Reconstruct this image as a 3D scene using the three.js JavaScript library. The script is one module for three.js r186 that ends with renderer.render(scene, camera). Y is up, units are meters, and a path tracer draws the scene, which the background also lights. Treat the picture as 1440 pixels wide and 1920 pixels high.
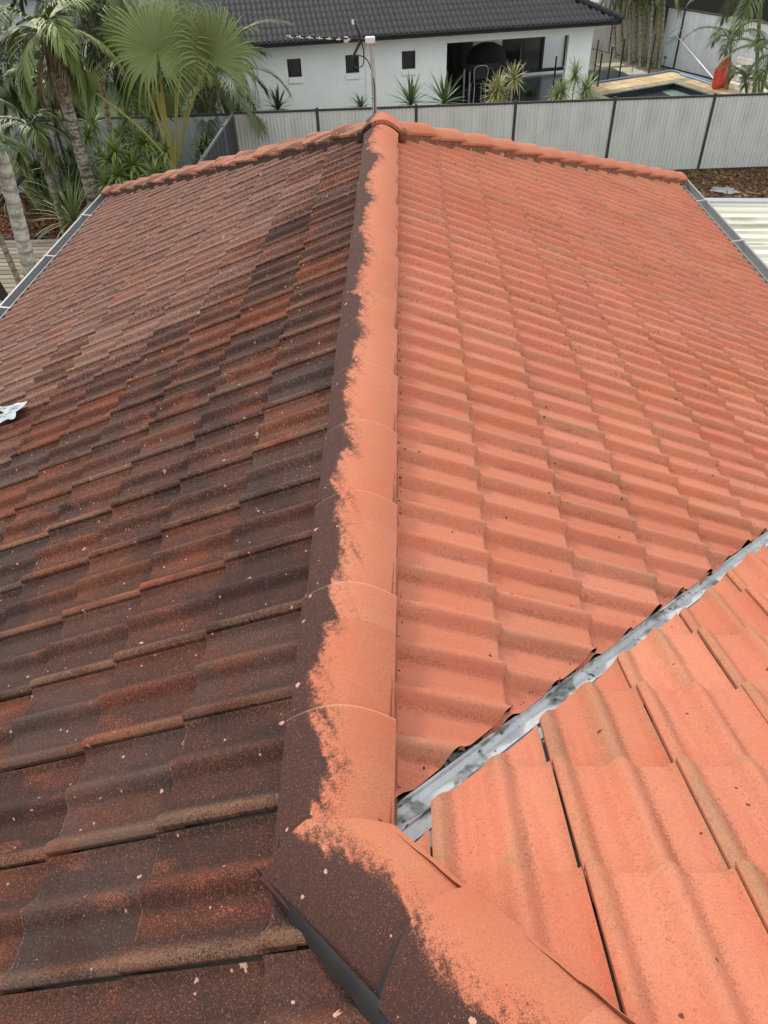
import * as THREE from 'three';
import { mergeGeometries } from 'three/addons/utils/BufferGeometryUtils.js';
import { RoundedBoxGeometry } from 'three/addons/geometries/RoundedBoxGeometry.js';

// ------------------------------------------------------------------ camera, sky, sun, exposure
const Y0 = 4.6;                                   // height of the ridge above the ground
const V = (x, y, z) => new THREE.Vector3(x, y, z);
const RAD = Math.PI / 180;
const F = 1382.3, PITCH = 41.257 * RAD, YAW = -2.3616 * RAD, ROLL = -2.1871 * RAD;
const CAM = V(0.1636, 1.5953 + Y0, 0.6767);
const fwdH = V(Math.sin(YAW), 0, -Math.cos(YAW)), rtH = V(Math.cos(YAW), 0, Math.sin(YAW));
const fwd = fwdH.clone().multiplyScalar(Math.cos(PITCH)).add(V(0, -Math.sin(PITCH), 0));
const dn = fwdH.clone().multiplyScalar(-Math.sin(PITCH)).add(V(0, -Math.cos(PITCH), 0));
const camR = rtH.clone().multiplyScalar(Math.cos(ROLL)).addScaledVector(dn, -Math.sin(ROLL));
const camD = rtH.clone().multiplyScalar(Math.sin(ROLL)).addScaledVector(dn, Math.cos(ROLL));
const scene = new THREE.Scene();
const camera = new THREE.PerspectiveCamera(2 * Math.atan(960 / F) / RAD, 0.75, 0.05, 300);
camera.position.copy(CAM);
camera.quaternion.setFromRotationMatrix(new THREE.Matrix4().makeBasis(camR, camD.clone().negate(), fwd.clone().negate()));
camera.updateMatrixWorld();
const renderer = new THREE.WebGLRenderer({ antialias: true });
renderer.toneMapping = THREE.LinearToneMapping;
renderer.toneMappingExposure = 1.34;
renderer.shadowMap.enabled = true;
{ // bright overcast sky
  const w = 256, h = 128, d = new Float32Array(w * h * 4);
  for (let j = 0; j < h; j++) for (let i = 0; i < w; i++) {
    const el = (j + 0.5) / h * Math.PI - Math.PI / 2, az = i / w * Math.PI * 2;
    const up = Math.max(0, Math.sin(el));
    const cl = 1 + 0.06 * Math.sin(az * 3 + up * 5) * Math.sin(up * 9 + az) + 0.04 * Math.sin(az * 7 - up * 11);
    const L = (0.76 + 0.26 * up) * cl;
    d.set([L * 0.985, L * 1.0, L * 1.02, 1], (j * w + i) * 4);
  }
  const sky = new THREE.DataTexture(d, w, h, THREE.RGBAFormat, THREE.FloatType);
  sky.mapping = THREE.EquirectangularReflectionMapping; sky.magFilter = THREE.LinearFilter; sky.needsUpdate = true;
  scene.background = sky; scene.environment = sky;
}
const sun = new THREE.DirectionalLight(0xfff6ea, 1.5);
sun.position.set(-5.6, 8.2 + Y0, -11); sun.target.position.set(0, Y0, -3);
sun.castShadow = true; sun.shadow.radius = 20;
Object.assign(sun.shadow.camera, { left: -30, right: 30, top: 30, bottom: -30, near: 0.1, far: 120 });
scene.add(sun, sun.target);

// ------------------------------------------------------------------ pixel -> world helpers
const ray = (u, v) => fwd.clone().addScaledVector(camR, (u - 720) / F).addScaledVector(camD, (v - 960) / F);
const onPlane = (u, v, p, n) => { const d = ray(u, v); return CAM.clone().addScaledVector(d, p.clone().sub(CAM).dot(n) / d.dot(n)); };
const atY = (u, v, y) => onPlane(u, v, V(0, y, 0), V(0, 1, 0));
const atZ = (u, v, z) => onPlane(u, v, V(0, 0, z), V(0, 0, 1));
function pixel(p) { const d = p.clone().sub(CAM), z = d.dot(fwd); return [720 + F * d.dot(camR) / z, 960 + F * d.dot(camD) / z, z]; }

// ------------------------------------------------------------------ noise and textures
function rng(seed) { let s = seed >>> 0; return () => { s = (s + 0x6D2B79F5) | 0; let t = Math.imul(s ^ (s >>> 15), 1 | s); t = (t + Math.imul(t ^ (t >>> 7), 61 | t)) ^ t; return ((t ^ (t >>> 14)) >>> 0) / 4294967296; }; }
const hash = (x, y, k = 0) => { let h = Math.imul(x | 0, 374761393) ^ Math.imul(y | 0, 668265263) ^ Math.imul(k + 1, 2147483647 ^ 1274126177); h = Math.imul(h ^ (h >>> 13), 1274126177); h ^= h >>> 16; h = Math.imul(h, 0x85ebca6b); return ((h ^ (h >>> 13)) >>> 0) / 4294967296; };
const NT = 256, NTAB = new Float32Array(NT * NT); { const r = rng(77); for (let i = 0; i < NT * NT; i++) NTAB[i] = r(); }
function vn(x, y) { const xi = Math.floor(x), yi = Math.floor(y); let fx = x - xi, fy = y - yi; fx = fx * fx * (3 - 2 * fx); fy = fy * fy * (3 - 2 * fy); const a = xi & 255, b = (xi + 1) & 255, c = (yi & 255) << 8, d = ((yi + 1) & 255) << 8; const p = NTAB[c + a], q = NTAB[c + b], r = NTAB[d + a], s = NTAB[d + b]; return p + (q - p) * fx + (r - p) * fy + (p - q - r + s) * fx * fy; }
const fbm = (x, y, o = 3) => { let s = 0, a = 0.5, t = 0; for (let i = 0; i < o; i++) { s += a * vn(x, y); t += a; a *= 0.5; x = x * 2.03 + 17.1; y = y * 2.03 + 5.7; } return s / t; };
const sst = (a, b, x) => { x = (x - a) / (b - a); x = x < 0 ? 0 : x > 1 ? 1 : x; return x * x * (3 - 2 * x); };
const clamp = (x, a = 0, b = 1) => x < a ? a : x > b ? b : x;
function tex(w, h, fn, { srgb = true, repeat = true } = {}) {
  const d = new Uint8Array(w * h * 4), o = [0, 0, 0];
  for (let j = 0; j < h; j++) for (let i = 0; i < w; i++) { fn((i + 0.5) / w, (j + 0.5) / h, o, i, j); const k = (j * w + i) * 4; d[k] = clamp(o[0], 0, 255); d[k + 1] = clamp(o[1], 0, 255); d[k + 2] = clamp(o[2], 0, 255); d[k + 3] = 255; }
  const t = new THREE.DataTexture(d, w, h, THREE.RGBAFormat); t.magFilter = THREE.LinearFilter; t.minFilter = THREE.LinearFilter;
  t.wrapS = t.wrapT = repeat ? THREE.RepeatWrapping : THREE.ClampToEdgeWrapping;
  if (srgb) t.colorSpace = THREE.SRGBColorSpace; t.needsUpdate = true; return t;
}
const grainBump = tex(512, 512, (u, v, o, i, j) => { const g = 110 + 70 * hash(i, j, 3) + 75 * hash(i >> 1, j >> 1, 4); o[0] = o[1] = o[2] = g; }, { srgb: false });
grainBump.channel = 1;
const std = (color, roughness = 0.8, extra = {}) => new THREE.MeshStandardMaterial({ color, roughness, side: THREE.DoubleSide, ...extra });

// ------------------------------------------------------------------ object helpers
const used = {};
const numbered = n => { used[n] = (used[n] || 0) + 1; return used[n] === 1 ? n : `${n}_${String(used[n] - 1).padStart(3, '0')}`; };
function thing(name, label, category, pos = [0, 0, 0], turn = 0, group) {
  const o = new THREE.Group(); o.name = numbered(name); o.position.set(...pos); o.rotation.y = turn;
  o.userData = { label, category }; if (group) o.userData.group = group; scene.add(o); return o;
}
function part(name, geo, m, parent, label) { const o = new THREE.Mesh(geo, m); o.name = name; o.castShadow = o.receiveShadow = true; if (label) o.userData.label = label; parent.add(o); return o; }
function single(name, geo, m, label, category, group) { const o = part(numbered(name), geo, m, scene); o.userData = { label, category }; if (group) o.userData.group = group; return o; }
function struct(name, geo, m) { const o = part(name, geo, m, scene); o.userData.kind = 'structure'; return o; }
const box = (w, h, d, x = 0, y = 0, z = 0) => new THREE.BoxGeometry(w, h, d).translate(x, y, z);
const bev = (w, h, d, r, x = 0, y = 0, z = 0) => new RoundedBoxGeometry(w, h, d, 2, r).translate(x, y, z);
const merge = list => mergeGeometries(list.map(g => { const q = g.index ? g.toNonIndexed() : g; for (const k of Object.keys(q.attributes)) if (!['position', 'normal', 'uv'].includes(k)) q.deleteAttribute(k); return q; }));
function bar(a, b, r, r2 = r, seg = 8) { const d = b.clone().sub(a), L = d.length(); const g = new THREE.CylinderGeometry(r2, r, L, seg); g.translate(0, L / 2, 0); g.applyQuaternion(new THREE.Quaternion().setFromUnitVectors(V(0, 1, 0), d.normalize())); return g.translate(a.x, a.y, a.z); }
const tube = (pts, r, n = 24, seg = 6) => new THREE.TubeGeometry(new THREE.CatmullRomCurve3(pts), n, r, seg);
function quadSheet(fn, nu, nv, uvf) { // grid surface from fn(i/nu, j/nv) -> Vector3
  const p = [], uv = [], ix = [];
  for (let j = 0; j <= nv; j++) for (let i = 0; i <= nu; i++) { const q = fn(i / nu, j / nv); p.push(q.x, q.y, q.z); const t = uvf ? uvf(i / nu, j / nv, q) : [i / nu, j / nv]; uv.push(...t); }
  for (let j = 0; j < nv; j++) for (let i = 0; i < nu; i++) { const a = j * (nu + 1) + i; ix.push(a, a + 1, a + nu + 1, a + 1, a + nu + 2, a + nu + 1); }
  const g = new THREE.BufferGeometry(); g.setAttribute('position', new THREE.Float32BufferAttribute(p, 3)); g.setAttribute('uv', new THREE.Float32BufferAttribute(uv, 2)); g.setIndex(ix); g.computeVertexNormals(); return g;
}
function metricUV(g, s = 1) { const p = g.attributes.position, n = g.attributes.normal, uv = []; for (let i = 0; i < p.count; i++) { const ax = Math.abs(n.getX(i)), ay = Math.abs(n.getY(i)), az = Math.abs(n.getZ(i)); if (ay > ax && ay > az) uv.push(p.getX(i) * s, p.getZ(i) * s); else if (ax > az) uv.push(p.getZ(i) * s, p.getY(i) * s); else uv.push(p.getX(i) * s, p.getY(i) * s); } g.setAttribute('uv', new THREE.Float32BufferAttribute(uv, 2)); return g; }

// ------------------------------------------------------------------ the tiled roof the camera stands on
const AL = 23.42 * RAD, TA = Math.tan(AL), CA = Math.cos(AL), SA = Math.sin(AL), S2 = Math.SQRT2;
const RL = 5.6, EAVE = 3.62;                       // ridge length, plan distance from ridge to the last tile nose
const house = thing('house', 'low house with a hipped roof of concrete tiles, half stained dark and half clean orange', 'house');
// slope frames: a along the ridge, s down the slope, h off the plane
const slopes = {
  west: { P: (a, s, h) => V(-s * CA - h * SA, Y0 - s * SA + h * CA, -a), flip: 1, tw: 0.304, j0: -0.16, q0: 0.43, g: 0.3185 },
  east: { P: (a, s, h) => V(s * CA + h * SA, Y0 - s * SA + h * CA, -a), flip: -1, tw: 0.301, j0: 0.332 - 0.301, q0: 0.418, g: 0.319 },
  north: { P: (a, s, h) => V(a, Y0 - s * SA + h * CA, -s * CA - h * SA), flip: 1, tw: 0.302, j0: 0.513 - 0.302 * 4, q0: -0.043, g: 0.311 },
};
const inv = 1 / CA;
const tileAt = (S, a, s) => { const c = Math.floor((a - S.j0) / S.tw), fa = a - S.j0 - c * S.tw; const q = s * CA - S.q0, k = Math.floor(q / S.g) + 1; return [c, k, S.flip > 0 ? fa : S.tw - fa, (q - (k - 1) * S.g) / S.g]; };
const lobe = (d, w) => Math.abs(d) < w ? 0.5 + 0.5 * Math.cos(Math.PI * d / w) : 0;
// --- colour of clean orange concrete, worn sandy on the joint rolls, with grime and painted roll shade along the toes
function orangeTexel(S, key, sz) {
  return (a, s, o) => {
    const [c, k, lu, lv] = tileAt(S, a, s), r = hash(c, k, key), r2 = hash(c, k, key + 1), r3 = hash(c, k, key + 2);
    const gi = Math.floor(a * 760), gj = Math.floor(s * 760), g1 = hash(gi, gj, 7), g2 = hash(gi >> 1, gj >> 1, 8), g3 = hash(gi, gj, 9);
    const big = fbm(a * 2.1 + key, s * 2.1, 3), mid = fbm(a * 13, s * 6 + key, 3), fine = fbm(a * 60, s * 45, 2);
    const tn = (r - 0.5) * (1 + 0.8 * r2); let R = 200 + 8 * tn + 8 * (big - 0.5), G = 123 + 10 * tn + 10 * (mid - 0.5) + 8 * (big - 0.5), B = 95 + 10 * tn + 10 * (mid - 0.5);
    const jr = lobe(lu - 0.016, 0.05) + lobe(lu - S.tw - 0.016, 0.05), cr = lobe(lu - 0.166, 0.05);
    // sandy worn aggregate, by tile
    let wear = jr * (0.12 + 0.95 * r3 * (sz ? 1 : r3)) * sst(0.22, 0.62, mid * 0.6 + fine * 0.4 + 0.12 * r) + cr * (r2 > 0.72 ? 0.75 : 0.1) * sst(0.3, 0.75, mid);
    const nw = sst(0.9, 0.99, lv) * (0.25 + 0.5 * (jr + cr)) * (0.4 + 0.6 * r3); wear = wear * (sz ? 1.25 : 1) + nw; { const q = 0.5 * clamp(wear); R += (172 - R) * q; G += (128 - G) * q; B += (96 - B) * q; }
    if (g1 < wear * 0.75) { const q = 0.3 + 0.4 * g3; R += (162 - R) * q; G += (124 - G) * q; B += (94 - B) * q; }
    // grime grains along each roll toe, roll shading painted in with them
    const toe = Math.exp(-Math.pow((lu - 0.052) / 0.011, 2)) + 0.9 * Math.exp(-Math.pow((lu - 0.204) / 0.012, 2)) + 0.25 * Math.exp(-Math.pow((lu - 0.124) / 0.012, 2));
    const dirtShade = toe * (0.22 + 0.45 * sst(0.42, 0.75, mid)) + 0.035 * sst(0.5, 0.8, fine) + (jr + cr) * 0.09 * sst(0.4, 0.7, fine);
    if (g3 * 0.75 + g2 * 0.25 < dirtShade + 0.04) { const q = 0.22 + 0.34 * g1; R += (118 - R) * q; G += (64 - G) * q; B += (44 - B) * q; }
    // rain streak film (reddish) and single specks
    const st = sst(0.56, 0.8, fbm(a * 34 + 9, s * 3.1 + key, 3)) * 0.22; if (g3 < 0.8) { R -= 16 * st; G -= 40 * st; B -= 40 * st; }
    const ca = Math.floor(a * 22), cs = Math.floor(s * 22); if (hash(ca, cs, 21) < 0.035) { const dx = a * 22 - ca - 0.3 - 0.4 * hash(ca, cs, 22), dy = s * 22 - cs - 0.3 - 0.4 * hash(ca, cs, 23); if (dx * dx + dy * dy < 0.002 + 0.012 * hash(ca, cs, 24)) { R *= 0.5; G *= 0.45; B *= 0.45; } }
    const L = 0.9 + 0.09 * g1 + 0.05 * g2; o[0] = R * L; o[1] = G * L; o[2] = B * L;
  };
}
// --- the stained slope: dark mould and lichen grains over the same concrete
function stainedTexel(S, key) {
  return (a, s, o) => {
    const [c, k, lu, lv] = tileAt(S, a, s), r = hash(c, k, key), r2 = hash(c, k, key + 1), r3 = hash(c, k, key + 2), r4 = hash(c, k, key + 3);
    const gi = Math.floor(a * 800), gj = Math.floor(s * 800), g1 = hash(gi, gj, 7), g2 = hash(gi >> 1, gj >> 1, 8), g3 = hash(gi, gj, 9);
    const streak = fbm(a * 17 + r * 7, s * 2.6 + r2 * 9 + key, 3), mid = fbm(a * 9 + 3, s * 6, 3), big = fbm(a * 0.9 + 4, s * 0.9 + 2, 3), fine = fbm(a * 55, s * 40, 2);
    const jr = lobe(lu - 0.014, 0.048) + lobe(lu - S.tw - 0.014, 0.048), cr = lobe(lu - 0.166, 0.05);
    // paler pinkish tone on the tiles further down the roof
    const palePink = clamp(sst(3.1, 4.3, a + 0.5 * (s - 2) + 1.2 * (big - 0.5) + 0.9 * (r - 0.5)) * (0.35 + 0.65 * sst(0.5, 1.5, s + 0.7 * r2)));
    let R = 57, G = 34, B = 27;
    // show-through of red-brown concrete between the mould
    let pr = 0.33 + 0.26 * (r - 0.35) + 0.62 * (streak - 0.42) + 0.2 * (mid - 0.5) + (r3 > 0.84 ? 0.14 : 0) + 0.12 * (jr + cr) + 0.24 * palePink;
    if (r4 < 0.16) pr -= 0.12;
    const bl = fbm(a * 3.4 + 21, s * 2.6 + 8, 4); pr += (0.06 - 0.34 * sst(0.5, 0.66, bl)) * (1 - 0.7 * palePink);
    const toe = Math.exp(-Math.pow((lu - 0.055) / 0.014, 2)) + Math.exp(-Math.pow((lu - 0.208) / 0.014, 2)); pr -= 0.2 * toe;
    if (g1 < Math.max(0.1, pr * 1.25)) { const q = 0.35 + 0.65 * g2; const or = sst(0.45, 0.8, r3 * 0.5 + streak * 0.6) * (1 - palePink); R += (122 + 24 * or - R) * q; G += (68 + 2 * or - G) * q; B += (48 - 10 * or - B) * q; }
    // grey-buff lichen grains on the joint rolls
    const bu = (jr * (0.2 + 0.75 * r2) + (cr + 0.3) * 0.2 * sst(0.4, 0.8, r4)) * sst(0.3, 0.7, mid + 0.2 * streak); if (g2 < bu) { const q = 0.4 + 0.4 * g3; R += (148 - R) * q; G += (116 - G) * q; B += (88 - B) * q; }
    if (r4 > 0.86) { const gy = 0.3 * sst(0.3, 0.6, mid); R += (66 - R) * gy; G += (62 - G) * gy; B += (62 - B) * gy; }
    // pale pinkish grains
    if (g3 < palePink * (0.5 + 0.5 * streak + 0.16 * (jr + cr) - 0.25 * toe)) { const q = 0.45 + 0.4 * g1; R += (176 - R) * q; G += (138 - G) * q; B += (124 - B) * q; }
    // scoured orange patches
    const pt = fbm(a * 15 + 40, s * 7 + key, 3) + 0.3 * (r3 - 0.5) + 0.05 * (jr + cr); if (pt > 0.72 + 0.06 * palePink && g1 < 0.5 * sst(0.72, 0.9, pt)) { const q = 0.35 + 0.4 * g2; R += (190 - R) * q; G += (100 - G) * q; B += (62 - B) * q; }
    // pale lichen spots, big and small
    for (let m = 0; m < 2; m++) { const f = m ? 26 : 9, ca = Math.floor(a * f), cs = Math.floor(s * f); if (hash(ca, cs, 31 + m) < (m ? 0.1 : 0.1)) { const dx = (a * f - ca - 0.25 - 0.5 * hash(ca, cs, 32 + m)) / f, dy = (s * f - cs - 0.25 - 0.5 * hash(ca, cs, 34 + m)) / f; const rad = (m ? 0.0026 : 0.0058) * (0.4 + hash(ca, cs, 36)) * (0.3 + 1.3 * vn(a * 230, s * 230)); if (dx * dx + dy * dy * 0.8 < rad * rad) { R = 205 + 20 * g1; G = 160 + 18 * g1; B = 140 + 18 * g1; } } }
    if (lv > 0.978 && g2 < 0.4 * sst(0.5, 0.8, r2 + 0.3 * (jr + cr)) * sst(0.4, 0.6, mid)) { R += (176 - R) * 0.6; G += (138 - G) * 0.6; B += (114 - B) * 0.6; }  // lit nose edges, painted in as pale grains
    if (g1 > 0.9935) { R = 190; G = 160; B = 145; }
    const L = 0.8 + 0.15 * g2 + 0.06 * g1; o[0] = R * L; o[1] = G * L; o[2] = B * L;
  };
}
function slopeMat(fn, a0, a1, s0, s1, w, h) {
  const t = tex(w, h, (u, v, o) => fn(a0 + u * (a1 - a0), s0 + v * (s1 - s0), o), { repeat: false });
  const m = new THREE.MeshStandardMaterial({ map: t, roughness: 0.9, bumpMap: grainBump, bumpScale: 0.0012, side: THREE.DoubleSide });
  return { m, uv: (a, s) => [(a - a0) / (a1 - a0), (s - s0) / (s1 - s0)] };
}
const FULL = globalThis.QUICK ? 0.5 : 1, tr = n => Math.round(n * FULL);
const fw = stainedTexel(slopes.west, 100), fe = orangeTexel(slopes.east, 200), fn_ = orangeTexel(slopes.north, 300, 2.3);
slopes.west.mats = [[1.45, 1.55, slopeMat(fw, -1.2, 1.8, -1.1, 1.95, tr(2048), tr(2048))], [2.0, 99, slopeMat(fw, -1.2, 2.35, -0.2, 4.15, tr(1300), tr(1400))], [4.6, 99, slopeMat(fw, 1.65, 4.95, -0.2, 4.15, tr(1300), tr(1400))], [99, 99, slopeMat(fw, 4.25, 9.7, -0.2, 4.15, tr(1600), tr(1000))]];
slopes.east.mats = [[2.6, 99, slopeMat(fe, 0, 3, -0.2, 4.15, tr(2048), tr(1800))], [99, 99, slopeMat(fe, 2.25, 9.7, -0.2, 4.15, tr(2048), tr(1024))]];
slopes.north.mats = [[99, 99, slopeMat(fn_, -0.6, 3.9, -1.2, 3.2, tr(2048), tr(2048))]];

// --- tile geometry: a profiled sheet with two rolls, a rounded nose and thick edges
const LU = [0, 0.006, 0.014, 0.022, 0.03, 0.038, 0.046, 0.053, 0.06, 0.085, 0.105, 0.114, 0.121, 0.129, 0.137, 0.146, 0.156, 0.166, 0.176, 0.186, 0.195, 0.203, 0.211, 0.22, 0.245, 0.264, 0.272, 0.28, 0.288, 0.2965];
const rollH = lu => { const b = (d, w) => Math.abs(d) < w ? Math.pow(0.5 + 0.5 * Math.cos(Math.PI * d / w), 0.85) : 0; return 0.031 * (b(lu - 0.016, 0.042) + b(lu - 0.166, 0.042) + b(lu - 0.318, 0.042) * 0.9); };
function clipPoly(poly, pl) { // vertices [x,y,z,nx,ny,nz,u,v,u1,v1]; returns polygon and the cut edge
  const d = q => pl[0] * q[0] + pl[1] * q[2] - pl[2], out = [], cut = [];
  for (let i = 0; i < poly.length; i++) { const A = poly[i], B = poly[(i + 1) % poly.length], da = d(A), db = d(B); if (da <= 0) out.push(A); if ((da <= 0) !== (db <= 0)) { const t = da / (da - db), C = A.map((x, j) => x + (B[j] - x) * t); out.push(C); cut.push(C); } }
  return [out, cut];
}
function makeTile(S, c, k, planes, rnd) {
  const aj = S.flip > 0 ? S.j0 + c * S.tw : S.j0 + (c + 1) * S.tw, G = S.g * inv, sN = (S.q0 + k * S.g) * inv;
  const mid = aj + S.flip * S.tw / 2, mat = S.mats.find(m => mid < m[0] && sN < m[1])[2];
  const dh = (rnd() - 0.5) * 0.004, da = (rnd() - 0.5) * 0.005, tw = (rnd() - 0.5) * 0.005, tl = (rnd() - 0.5) * 0.006, ds = (rnd() - 0.5) * 0.006;
  const rows = [[-0.07, 0], [0, 0], [G * 0.5, 0], [G - 0.011, 0], [G - 0.004, -0.0014], [G, -0.005]];
  const at = (lu, lv, dz) => { const a = aj + S.flip * (lu + da + tw * (lv / G - 0.5)), s = sN - G + lv + ds; const h = 0.012 + (S === slopes.north ? 0.028 : 0.022) * (lv / G) + rollH(lu) + dz + dh + tl * (lu / 0.3 - 0.5); const p = S.P(a, s, h); return [p.x, p.y, p.z, ...mat.uv(a, s), a, s]; };
  const verts = [], tris = []; // top grid
  for (const [lv, dz] of rows) for (const lu of LU) verts.push(at(lu, lv, dz));
  const n = LU.length;
  for (let j = 0; j < rows.length - 1; j++) for (let i = 0; i < n - 1; i++) { const q = j * n + i; tris.push([q, q + 1, q + n], [q + 1, q + n + 1, q + n]); }
  const top = tris.length;
  const strip = (A, B) => { const o = verts.length; for (let i = 0; i < A.length; i++) verts.push(A[i], B[i]); for (let i = 0; i < A.length - 1; i++) { const q = o + i * 2; tris.push([q, q + 1, q + 2], [q + 1, q + 3, q + 2]); } };
  strip(LU.map(lu => at(lu, G, -0.005)), LU.map(lu => at(lu, G - 0.004, -0.022)));                    // nose
  strip(rows.map(([lv, dz]) => at(0, lv, dz)), rows.map(([lv]) => at(0.001, lv, -0.017)));              // lapping edge
  strip(rows.map(([lv, dz]) => at(LU[n - 1], lv, dz)), rows.map(([lv]) => at(LU[n - 1], lv, -0.02)));
  const g = new THREE.BufferGeometry();
  g.setAttribute('position', new THREE.Float32BufferAttribute(verts.flatMap(q => q.slice(0, 3)), 3));
  g.setAttribute('uv', new THREE.Float32BufferAttribute(verts.flatMap(q => q.slice(3, 5)), 2));
  g.setAttribute('uv1', new THREE.Float32BufferAttribute(verts.flatMap(q => [q[5] * 3, q[6] * 3]), 2));
  g.setIndex(tris.flat()); g.computeVertexNormals();
  const N = g.attributes.normal; { const u = S.P(0, 0, 1).sub(S.P(0, 0, 0)); for (let i = 0; i < N.count; i++) { const v = V(N.getX(i), N.getY(i), N.getZ(i)); if (v.dot(u) < -0.2) N.setXYZ(i, -v.x, -v.y, -v.z); } }
  // cut against hips, ridge and valley
  const ins = pl => verts.every(q => pl[0] * q[0] + pl[1] * q[2] <= pl[2]), outs = pl => verts.every(q => pl[0] * q[0] + pl[1] * q[2] > pl[2]);
  if (planes.some(outs)) return null;
  const need = planes.filter(pl => !ins(pl));
  if (need.length) {
    const full = verts.map((q, i) => [q[0], q[1], q[2], N.getX(i), N.getY(i), N.getZ(i), q[3], q[4], q[5] * 3, q[6] * 3]);
    const out = [], up = S.P(0, 0, 1).sub(S.P(0, 0, 0)); let kept = 0;
    tris.forEach((t3, ti) => {
      let poly = t3.map(i => full[i]); const walls = [];
      for (const pl of need) { const [o2, cut] = clipPoly(poly, pl); poly = o2; if (cut.length === 2 && ti < top) walls.push([cut, pl]); if (poly.length < 3) break; }
      if (poly.length < 3) return; kept++;
      for (let i = 1; i < poly.length - 1; i++) out.push(poly[0], poly[i], poly[i + 1]);
      for (const [[A, B], pl] of walls) { const dnv = q => { const e = q.slice(); e[0] -= up.x * 0.032; e[1] -= up.y * 0.032; e[2] -= up.z * 0.032; return e; }; const wn = q => { const e = q.slice(); e[3] = pl[0]; e[4] = 0; e[5] = pl[1]; return e; }; const a1 = wn(A), b1 = wn(B), a2 = wn(dnv(A)), b2 = wn(dnv(B)); out.push(a1, b1, a2, b1, b2, a2); }
    });
    if (kept < 6) return null;
    const q = new THREE.BufferGeometry();
    q.setAttribute('position', new THREE.Float32BufferAttribute(out.flatMap(e => e.slice(0, 3)), 3));
    q.setAttribute('normal', new THREE.Float32BufferAttribute(out.flatMap(e => e.slice(3, 6)), 3));
    q.setAttribute('uv', new THREE.Float32BufferAttribute(out.flatMap(e => e.slice(6, 8)), 2));
    q.setAttribute('uv1', new THREE.Float32BufferAttribute(out.flatMap(e => e.slice(8, 10)), 2));
    return [q, mat.m];
  }
  return [g, mat.m];
}
const battenMat = std(new THREE.Color(0.32, 0.29, 0.25), 0.9);
function slopeSheet(poly, hf) { // underlay under the tiles
  const tri = THREE.ShapeUtils.triangulateShape(poly.map(([x, z]) => new THREE.Vector2(x, z)), []), p = [];
  for (const t3 of tri) for (const i of t3) p.push(poly[i][0], hf(poly[i][0], poly[i][1]) - 0.012, poly[i][1]);
  const g = new THREE.BufferGeometry(); g.setAttribute('position', new THREE.Float32BufferAttribute(p, 3)); g.computeVertexNormals(); return g;
}
const E1 = 3.6;
const sheets = {
  west: part('stained_roof_slope', slopeSheet([[0, 0], [0, -RL], [-E1, -RL - E1], [-E1, 3], [3, 3]], (x) => Y0 + x * TA), battenMat, house, 'roof slope of tiles stained dark brown by mould'),
  east: part('orange_roof_slope', slopeSheet([[0, 0], [0, -RL], [E1, -RL - E1], [E1, -E1]], (x) => Y0 - x * TA), battenMat, house, 'clean orange tiled roof slope'),
  north: part('lower_orange_roof_slope', slopeSheet([[0, 0], [E1, -E1], [6, -E1], [6, 3], [3, 3]], (x, z) => Y0 + z * TA), battenMat, house, 'orange tiled roof slope below the valley gutter'),
};
part('rear_roof_slope', slopeSheet([[0, -RL], [E1, -RL - E1], [-E1, -RL - E1]], (x, z) => Y0 + (z + RL) * TA), std(new THREE.Color(0.5, 0.19, 0.12), 0.9), house, 'far end slope of the orange roof');
const counts = {};
for (const key of ['west', 'east', 'north']) {
  const S = slopes[key], rnd = rng(key.length * 31 + key.charCodeAt(0)); counts[key] = 0; const rest = [];
  const kMax = 10, kMin = key === 'east' ? 0 : key === 'west' ? -4 : -4;
  for (let k = kMin; k <= kMax; k++) for (let c = -6; c < 34; c++) {
    const aMid = S.j0 + (c + 0.5) * S.tw, sN = (S.q0 + k * S.g) * inv;
    const jit = (rnd() - 0.5) * 0.03, ang = (rnd() - 0.5) * 0.22;
    // in or near the view
    let vis = false, near = false; for (const [fa, fs] of [[0, 0], [1, 0], [0, 1], [1, 1]]) { const p = S.P(S.j0 + (c + fa) * S.tw, sN - (1 - fs) * S.g * inv, 0.04), [u, v, z] = pixel(p); if (z > 0.15 && u > -230 && u < 1670 && v > 150 && v < 2080) vis = true; if (p.z < 1.2 && (key !== 'north' || p.x < 4.2)) near = true; }
    if (!vis && !near) continue;
    let planes;
    if (key === 'east') planes = [[-1, 0, -0.05], [1 / S2 + ang * 0.2, 1 / S2 - ang * 0.2, -0.02 + jit * 0.3 + ang * 0.2 * (sN * CA - S.g / 2 + aMid)], [-1 / S2, -1 / S2, RL / S2 - 0.03]];
    else if (key === 'west') planes = aMid > -0.25 ? [[1, 0, aMid > 0 ? -0.05 : -0.02], [1 / S2, -1 / S2, RL / S2 - 0.03]] : [[1 / S2, -1 / S2, -0.06]];
    else { const q = sN * CA - S.g / 2; planes = [[-1 / S2 + ang * 0.5, -1 / S2 - ang * 0.5, -(0.045 + 0.03 * clamp(1 - aMid / 0.7)) + jit + ang * 0.5 * (aMid + q)], [-1 / S2, 1 / S2, -0.06]]; }
    const t = makeTile(S, c, k, planes, rnd); if (!t) continue;
    if (!vis) { const e = rest.find(q => q[0] === t[1]) || (rest.push([t[1], []]), rest[rest.length - 1]); e[1].push(t[0].index ? t[0].toNonIndexed() : t[0]); continue; }
    counts[key]++; part('roof_tile' + (counts[key] > 1 ? '_' + String(counts[key] - 1).padStart(3, '0') : ''), t[0], t[1], sheets[key]);
  }
  rest.forEach(([m, gs]) => { const o = part('further_roof_tiles', mergeGeometries(gs), m, sheets[key]); o.userData.kind = 'stuff'; });
}
console.log('tiles', JSON.stringify(counts));

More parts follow.
